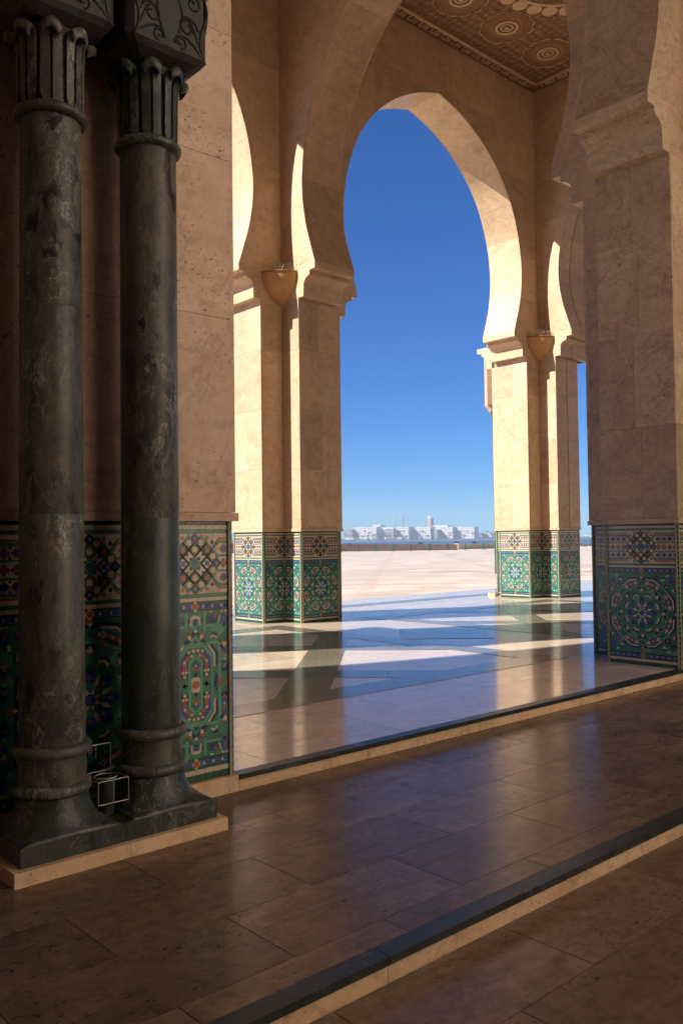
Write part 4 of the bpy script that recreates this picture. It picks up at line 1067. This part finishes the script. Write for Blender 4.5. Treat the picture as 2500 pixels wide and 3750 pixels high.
# crowd barriers along the far edge of the plaza
def barrier_mesh():
    W, H = 2.0, 1.06; fr = MB()
    c = .10
    loop = [(-W / 2, 0, .16), (-W / 2, 0, H - c), (-W / 2 + c, 0, H), (W / 2 - c, 0, H), (W / 2, 0, H - c), (W / 2, 0, .16)]
    fr.tube(loop, .026, 6); fr.tube([(-W / 2, 0, .18), (W / 2, 0, .18)], .018, 6)
    bars = [[(x, 0, .18), (x, 0, H)] for x in [-W / 2 + W * (k + 1) / 16 for k in range(15)]]
    feet = []
    for x in (-W / 2 + .06, W / 2 - .06):
        f = MB(); f.tube([(x, -.26, .012), (x, -.06, .22), (x, .06, .22), (x, .26, .012)], .02, 6); feet.append(f)
    pl_ = MB(); pl_.box(-.26, .22, -.03, -.022, H - .17, H - .015)
    return fr, bars, feet, pl_
bfr, bbars, bfeet, bpl = barrier_mesh()
def to_me(m, nm, mt):
    me = bpy.data.meshes.new(nm); me.from_pydata(m.v, [], m.f); me.materials.append(mt); me.update(); return me
ME_FR = to_me(bfr, 'frame', BARGREEN); ME_F = [to_me(f, 'foot', BARGREEN) for f in bfeet]; ME_PL = to_me(bpl, 'plate', BARGREEN)
ME_B = []
for b in bbars:
    q = MB(); q.tube(b, .010, 4); ME_B.append(to_me(q, 'bar', GALV))
BS = [(1183, 101), (1247, 102), (1310, 102.5), (1373, 103), (1438, 104), (1502, 105), (1570, 106), (1637, 107), (1700, 108), (1766, 110), (1832, 113), (1896, 117), (2085, 130), (2138, 134), (2190, 138)]
ordw = ['first', 'second', 'third', 'fourth', 'fifth', 'sixth', 'seventh', 'eighth', 'ninth', 'tenth', 'eleventh', 'twelfth']
for i in range(len(BS) - 1):
    (pa, da), (pb, db) = BS[i], BS[i + 1]
    if pb - pa > 120: continue
    a, b = Vector(gp(pa, da)), Vector(gp(pb, db)); c = (a + b) / 2; d = b - a
    lab = ('crowd barrier in the sea-side row, %s from the left pier' % ordw[i]) if i < 11 else ('crowd barrier glimpsed in the gap beside the brown pier' if i == 12 else 'crowd barrier row continuing behind the brown pier')
    e = empty('crowd_barrier', (c.x, c.y, pz(c.x, c.y))); tag(e, lab, 'barrier', 'green crowd barriers along the plaza edge')
    e.rotation_euler = (0, 0, atan2(d.y, d.x)); e.scale = (d.length / 2.03, 1, 1)
    parts = [('frame', ME_FR)] + [('bar', q) for q in ME_B] + [('foot', q) for q in ME_F] + ([('plate', ME_PL)] if i in (0, 1, 5, 7, 8, 12) else [])
    for nm, me in parts:
        o = bpy.data.objects.new(nm, me); col.objects.link(o); o.parent = e

# one sea wall behind the barriers; building shadow is coloured into its left stretch
def wall_run(name, label, mat, pts, th, top_py, cap=None):
    e = empty(name, (0, 0, 0)); tag(e, label, 'wall')
    for (pa, da), (pb, db) in zip(pts[:-1], pts[1:]):
        a, b = Vector((*gp(pa, da), 0)), Vector((*gp(pb, db), 0)); t = (b - a); L_ = t.length; t.normalize(); n = Vector((t.y, -t.x, 0))
        k = max(1, int(L_ / 6))
        for j in range(k):
            p, q = a + t * (L_ * j / k + .01), a + t * (L_ * (j + 1) / k - .01)
            za, zb = zp(pa, top_py, da), zp(pb, top_py, db); z0 = za + (zb - za) * j / k; z1 = za + (zb - za) * (j + 1) / k
            m = MB(); vs_ = []
            for P_, zt in ((p, z0), (q, z1)):
                for off in (0, th): vs_ += [(P_.x - n.x * off, P_.y - n.y * off, -1.4), (P_.x - n.x * off, P_.y - n.y * off, zt)]
            m.add(vs_, [(0, 1, 5, 4), (2, 6, 7, 3), (1, 3, 7, 5), (0, 2, 3, 1), (4, 5, 7, 6), (0, 4, 6, 2)]); m.build('block', mat, e)
    return e
wall_run('sea_wall', 'low sea wall stretch with cast shadow in its brown colour, behind the green barriers', SHADEWALLM, [(-400, 104), (1100, 112), (1672, 116)], .6, 1993)
wall_run('sea_wall', 'low sunlit sand-coloured sea wall continuing right of the shadow-coloured stretch', SANDM, [(1674, 124), (2300, 170)], .6, 1990)
# dark drain slot in the plaza
x0, y0 = gp(1570, 34); x1, y1 = gp(1772, 35)
m = MB(); d = (Vector((x1, y1, 0)) - Vector((x0, y0, 0))).normalized(); n = Vector((-d.y, d.x, 0)) * .10
zA, zB = pz(x0, y0) + .002, pz(x1, y1) + .002
m.add([(x0, y0, zA), (x1, y1, zB), (x1 + n.x, y1 + n.y, zB), (x0 + n.x, y0 + n.y, zA)], [(0, 1, 2, 3)]); dr = m.build('drain_slot', SLOT, plaza)

# sea
SEA = -3.75
def mat_sea():
    t = NT('sea_water'); v = t.coords(False, (.08, .08, 1)); n = t.noise(v, 6, 5, .6)
    t.bump(n, .5, .3); return t.out((.035, .060, .10), .25, .5)
m = MB()
pts = [(FW * 118 - RT * 1450)[:2], (FW * 118 + RT * 2650)[:2], (FW * 1800 + RT * 2650)[:2], (FW * 1800 - RT * 1450)[:2]]
m.add([(*p, SEA) for p in pts], [(0, 1, 2, 3)]); tag(m.build('sea', mat_sea()), kind='structure')
# far shore
D0 = 1600.0
m = MB(); vs_ = []
a0, a1 = FW * (D0 - 12) - RT * 1400, FW * (D0 - 12) + RT * 2600; b0, b1 = FW * (D0 + 900) - RT * 1400, FW * (D0 + 900) + RT * 2600
m.add([(a0.x, a0.y, SEA - 1), (a1.x, a1.y, SEA - 1), (a1.x, a1.y, SEA + 1.2), (a0.x, a0.y, SEA + 1.2), (b0.x, b0.y, SEA + 4), (b1.x, b1.y, SEA + 4)], [(0, 1, 2, 3), (3, 2, 5, 4)])
tag(m.build('far_shore_ground', LANDM), kind='structure')
FROT = radians(28)
def fbox(m, px0, px1, py0, py1, d, depth, mi=0, piv=None):
    """box seen between pixel columns and rows at distance d"""
    u0, u1 = (px0 - 1250) / 3150.17 * d, (px1 - 1250) / 3150.17 * d; pm = (px0 + px1) / 2
    z0, z1 = zp(pm, py1, d), zp(pm, py0, d)
    ca, sa = cos(FROT), sin(FROT); um = (u0 + u1) / 2 if piv is None else (piv - 1250) / 3150.17 * d; ha, hb = (u0 - um) / ca, (u1 - um) / ca
    m.prism([(ha, z0), (hb, z0), (hb, z1), (ha, z1)], (FW * d + RT * um, RT * ca - FW * sa, UP, -FW * ca - RT * sa), -depth, 0, mi)
def building(label, px0, px1, py0, d, rows, cols, mat=WHITEB, py1=1972, depth=22, ww=.5, wh=.42, name='apartment_block'):
    e = empty(name, (0, 0, 0)); tag(e, label, 'building')
    m = MB(); fbox(m, px0, px1, py0, py1, d, depth); m.build('wall', mat, e)
    pv_ = (px0 + px1) / 2
    m = MB(); fbox(m, px0 - .3, px1 + .3, py0 - .9, py0 - .02, d - .4, depth + .8); m.build('parapet', mat, e)
    m = MB(); dx = (px1 - px0) / cols; dy = (py1 - 4 - py0) / rows
    for r in range(rows):
        for c in range(cols):
            x = px0 + dx * (c + .5); y = py0 + 1.2 + dy * (r + .5); fbox(m, x - dx * ww / 2, x + dx * ww / 2, y - dy * wh / 2, y + dy * wh / 2, d - .3, .6, 0, pv_)
    m.build('window_rows', WINDOW, e)['kind'] = 'stuff'
    # roof housings
    m = MB(); fbox(m, px0 + (px1 - px0) * .3, px0 + (px1 - px0) * .42, py0 - 2.6, py0 - .9, d + 6, 6, 0, pv_); m.build('roof_housing', mat, e)
    return e
SX = lambda v: 1200 + v / 2.613; SY = lambda v: 1850 + v / 2.613
building('white block with a stepped roof at the left end of the far shore', SX(245), SX(460), SY(214), 1590, 6, 17)
building('narrow white tower block rising over the stepped white block', SX(420), SX(498), SY(192), 1630, 6, 6)
building('low white slab with long horizontal window bands', SX(462), SX(620), SY(216), 1600, 5, 6, ww=.9, wh=.35)
building('short white block with round-looking openings behind palms', SX(502), SX(545), SY(228), 1592, 4, 4)
building('white block right of the two cranes', SX(640), SX(768), SY(212), 1588, 6, 11)
building('grey block between two white blocks', SX(770), SX(806), SY(232), 1600, 5, 4, GREYB)
building('white block just left of the red tower', SX(818), SX(975), SY(212), 1590, 6, 13)
building('dark grey block below the red tower', SX(978), SX(1040), SY(234), 1584, 5, 5, GREYB)
building('tallest white block right of the red tower', SX(1000), SX(1136), SY(196), 1610, 7, 10)
building('white block joining the tallest one', SX(1044), SX(1186), SY(210), 1592, 7, 11)
building('long white block at the right end of the far shore', SX(1190), SX(1390), SY(214), 1588, 6, 15)
building('grey low block below the left end white block', SX(548), SX(625), SY(236), 1582, 4, 6, GREYB)
building('pale block half hidden by the left pier', SX(150), SX(232), SY(236), 1596, 4, 7, GREYB)
building('small white house far right of the long white block', SX(1478), SX(1560), SY(276), 1600, 2, 6)
building('white domed building seen in the gap by the brown pier', 2126, 2168, SY(292), 1590, 2, 4)
# red tower
tw = empty('tower', (0, 0, 0)); tag(tw, 'square red and white tower above the white blocks', 'tower')
m = MB(); fbox(m, SX(952), SX(982), SY(122), 1972, 1640, 14); m.build('shaft', REDB, tw)
m = MB(); fbox(m, SX(950), SX(984), SY(128), SY(122), 1639, 16); fbox(m, SX(957), SX(972), SY(108), SY(122), 1642, 8); fbox(m, SX(961), SX(968), SY(101), SY(108), 1644, 4); m.build('lantern', WHITEB, tw)
# cranes
def crane(px, py_top, jl, jr, label):
    d = 1660; e = empty('tower_crane', (0, 0, 0)); tag(e, label, 'crane'); w = .55
    m = MB(); fbox(m, px - w, px + w, py_top - 5, 1965, d, 2.5); m.build('mast', CRANEM, e)
    m = MB(); fbox(m, px - jl, px + jr, py_top - .45, py_top + .45, d, 1.6); m.build('jib', CRANEM, e)
    m = MB(); fbox(m, px + jr - 3, px + jr, py_top, py_top + 2.2, d, 2); m.build('counterweight', CRANEM, e)
    m = MB()
    for q in (-jl * .7, jr * .8):
        pa = Vector(FW * d + RT * ((px - 1250) / 3150.17 * d)); za = zp(px, py_top - 5, d); pb = FW * d + RT * ((px + q - 1250) / 3150.17 * d); zb = zp(px, py_top, d)
        m.tube([(pa.x, pa.y, za), (pb.x, pb.y, zb)], .12, 4)
    m.build('tie', CRANEM, e)
crane(SX(714), SY(107), 42, 16, 'taller tower crane above the white blocks'); crane(SX(634), SY(110), 14, 10, 'shorter tower crane left of the taller one')
m = MB(); fbox(m, SX(202), SX(204.5), SY(158), 1970, 1560, .8); tag(m.build('antenna_mast', CRANEM), 'thin antenna mast at the left end of the far shore', 'mast')
# trees along the far shore
def far_tree(px, py_top, wpx, d, kind, label):
    e = empty('palm_tree' if kind else 'shore_tree', (*gp(px, d), SEA)); tag(e, label, 'tree', 'trees along the far shore')
    zt = zp(px, py_top, d) - SEA; w = wpx / 3150.17 * d; R_ = random.Random(int(px * 7))
    m = MB(); m.tube([(0, 0, 0), (R_.uniform(-.3, .3), 0, zt * .6), (R_.uniform(-.5, .5), 0, zt * (.86 if kind else .7))], .35 if kind else .5, 5); m.build('trunk', LANDM, e)
    m = MB()
    if kind:
        for k in range(16):
            a = 2 * pi * k / 16 + R_.random(); l_ = w * (.5 + .2 * R_.random()); el = R_.uniform(-.2, .9)
            p0 = Vector((0, 0, zt * .86)); p1 = p0 + Vector((cos(a) * l_ * .6, sin(a) * l_ * .6, l_ * .5 * el + .6)); p2 = p0 + Vector((cos(a) * l_, sin(a) * l_, l_ * .3 * el - .6)); s = Vector((-sin(a), cos(a), 0)) * .55
            m.add([p0 - s * .3, p0 + s * .3, p1 + s, p1 - s, p2], [(0, 1, 2, 3), (3, 2, 4)])
    else:
        for k in range(70):
            v = Vector((R_.gauss(0, 1), R_.gauss(0, 1), R_.gauss(0, .8))); v.normalize(); v *= R_.random() ** .4
            c = Vector((v.x * w * .5, v.y * w * .5, zt * .62 + v.z * zt * .40)); s = R_.uniform(.5, 1.2)
            q = [Vector((R_.uniform(-1, 1), R_.uniform(-1, 1), R_.uniform(-1, 1))) * s for _ in range(4)]
            m.add([c + a for a in q], [(0, 1, 2), (0, 2, 3), (0, 3, 1), (1, 3, 2)])
    m.build('crown', FARTREE, e)
random.seed(9)
TR = [(170, 250, 9, 0), (205, 262, 8, 0), (225, 238, 8, 1), (262, 262, 9, 0), (290, 252, 14, 0), (330, 282, 12, 0), (352, 244, 9, 1), (378, 262, 9, 0), (398, 258, 9, 1), (425, 270, 9, 0), (455, 262, 10, 0), (480, 268, 9, 1), (505, 274, 9, 0), (560, 262, 9, 0), (592, 270, 12, 0), (640, 276, 10, 0), (672, 250, 9, 1), (690, 246, 9, 1), (722, 240, 8, 1), (745, 282, 8, 0), (790, 270, 10, 0), (842, 248, 10, 1), (880, 250, 9, 1), (906, 246, 9, 1), (925, 252, 8, 1), (955, 282, 9, 0), (1010, 280, 9, 0), (1072, 272, 10, 0), (1105, 286, 9, 0), (1160, 258, 10, 0), (1195, 258, 9, 1), (1232, 284, 9, 0), (1265, 244, 8, 1), (1298, 276, 8, 0), (1330, 252, 9, 1), (1380, 262, 8, 1), (1415, 250, 12, 0), (1445, 256, 13, 0), (1475, 264, 11, 0), (1520, 246, 8, 1), (1560, 250, 9, 0)]
ordw2 = ordw + ['thirteenth', 'fourteenth', 'fifteenth', 'sixteenth', 'seventeenth', 'eighteenth', 'nineteenth', 'twentieth', 'twenty-first', 'twenty-second', 'twenty-third', 'twenty-fourth', 'twenty-fifth', 'twenty-sixth']
cnt = [0, 0]
for i, (x, y, w, k) in enumerate(TR):
    kind = 'palm' if k else 'leafy tree'
    far_tree(SX(x), SY(y), w * 1.7, 1570 + random.uniform(-6, 6), k, 'small hazy %s on the far shore, %s of its kind from the left' % (kind, ordw2[cnt[k]])); cnt[k] += 1
# low buildings and huts along the water line
for i, (x0, x1, y0, y1) in enumerate(((165, 240, 314, 324), (330, 372, 310, 322), (395, 430, 318, 324), (540, 556, 306, 320), (650, 700, 308, 318), (868, 880, 304, 312))):
    m = MB(); fbox(m, SX(x0), SX(x1), SY(y0), SY(y1) + 1, 1562, 6); fbox(m, SX(x0) - .3, SX(x1) + .3, SY(y0) - .4, SY(y0) - .01, 1561.5, 7)
    tag(m.build('shore_hut', WHITEB), 'low white hut at the waterline, %s along from the left' % ordw[i], 'hut', 'huts on the far waterline')

FROT = 0.0
# distant arcade corner behind the split pier
fa = empty('far_portal', (0, 0, 0)); tag(fa, 'sunlit portal wall on a slim column half hidden behind the split pier', 'portal')
d = 32.0
m = MB(); fbox(m, 1791, 2040, 1283, 1478, d, .6); m.build('wall', TRAV, fa)
m = MB(); prof = [(1791, 1478), (1795, 1486), (1801, 1492), (1806, 1502), (2040, 1502), (2040, 1478)]
pr = [((x - 1250) / 3150.17 * d, zp(x, y, d)) for x, y in prof]; m.prism(ccw(pr), (FW * d, RT, UP, -FW), -.55, -.05); m.build('bracket', TRAV, fa)
cxf, cyf = gp(1817, d + .3); m = MB(); zt = zp(1817, 1502, d + .3); m.lathe([(.10, -.4), (.10, zt - .7), (.13, zt - .68), (.10, zt - .62), (.12, zt - .3), (.17, zt - .1), (.17, zt - .02)], (cxf, cyf), 20); m.build('slim_column', GREENM, fa)

# ------------------------------------------------------------------ haze over the bay
hz = MB(); c = 1
P_ = [FW * -60 - RT * 1500, FW * -60 + RT * 2700, FW * 2600 + RT * 2700, FW * 2600 - RT * 1500]
hz.add([(p.x, p.y, -6) for p in P_] + [(p.x, p.y, 75) for p in P_], [(3, 2, 1, 0), (4, 5, 6, 7), (1, 5, 4, 0), (2, 6, 5, 1), (3, 7, 6, 2), (0, 4, 7, 3)][::1])
hm = bpy.data.materials.new('haze_air'); hm.use_nodes = True; hn = hm.node_tree
hn.nodes.remove(hn.nodes['Principled BSDF']); pv = hn.nodes.new('ShaderNodeVolumePrincipled'); pv.inputs['Color'].default_value = (.74, .86, 1, 1); pv.inputs['Density'].default_value = .00030
hn.links.new(pv.outputs[0], hn.nodes['Material Output'].inputs['Volume'])
import bmesh
hzo = hz.build('haze', hm); bm = bmesh.new(); bm.from_mesh(hzo.data); bmesh.ops.recalc_face_normals(bm, faces=bm.faces); bm.to_mesh(hzo.data); bm.free(); hzo['kind'] = 'stuff'

# low block at the foot of the split pier
m = MB(); m.box(15.36, 15.50, 12.0, 12.2, .0, .06); tag(m.build('floor_block', TRAV_GREY), 'low grey stone block on the floor at the foot of the split pier', 'block')
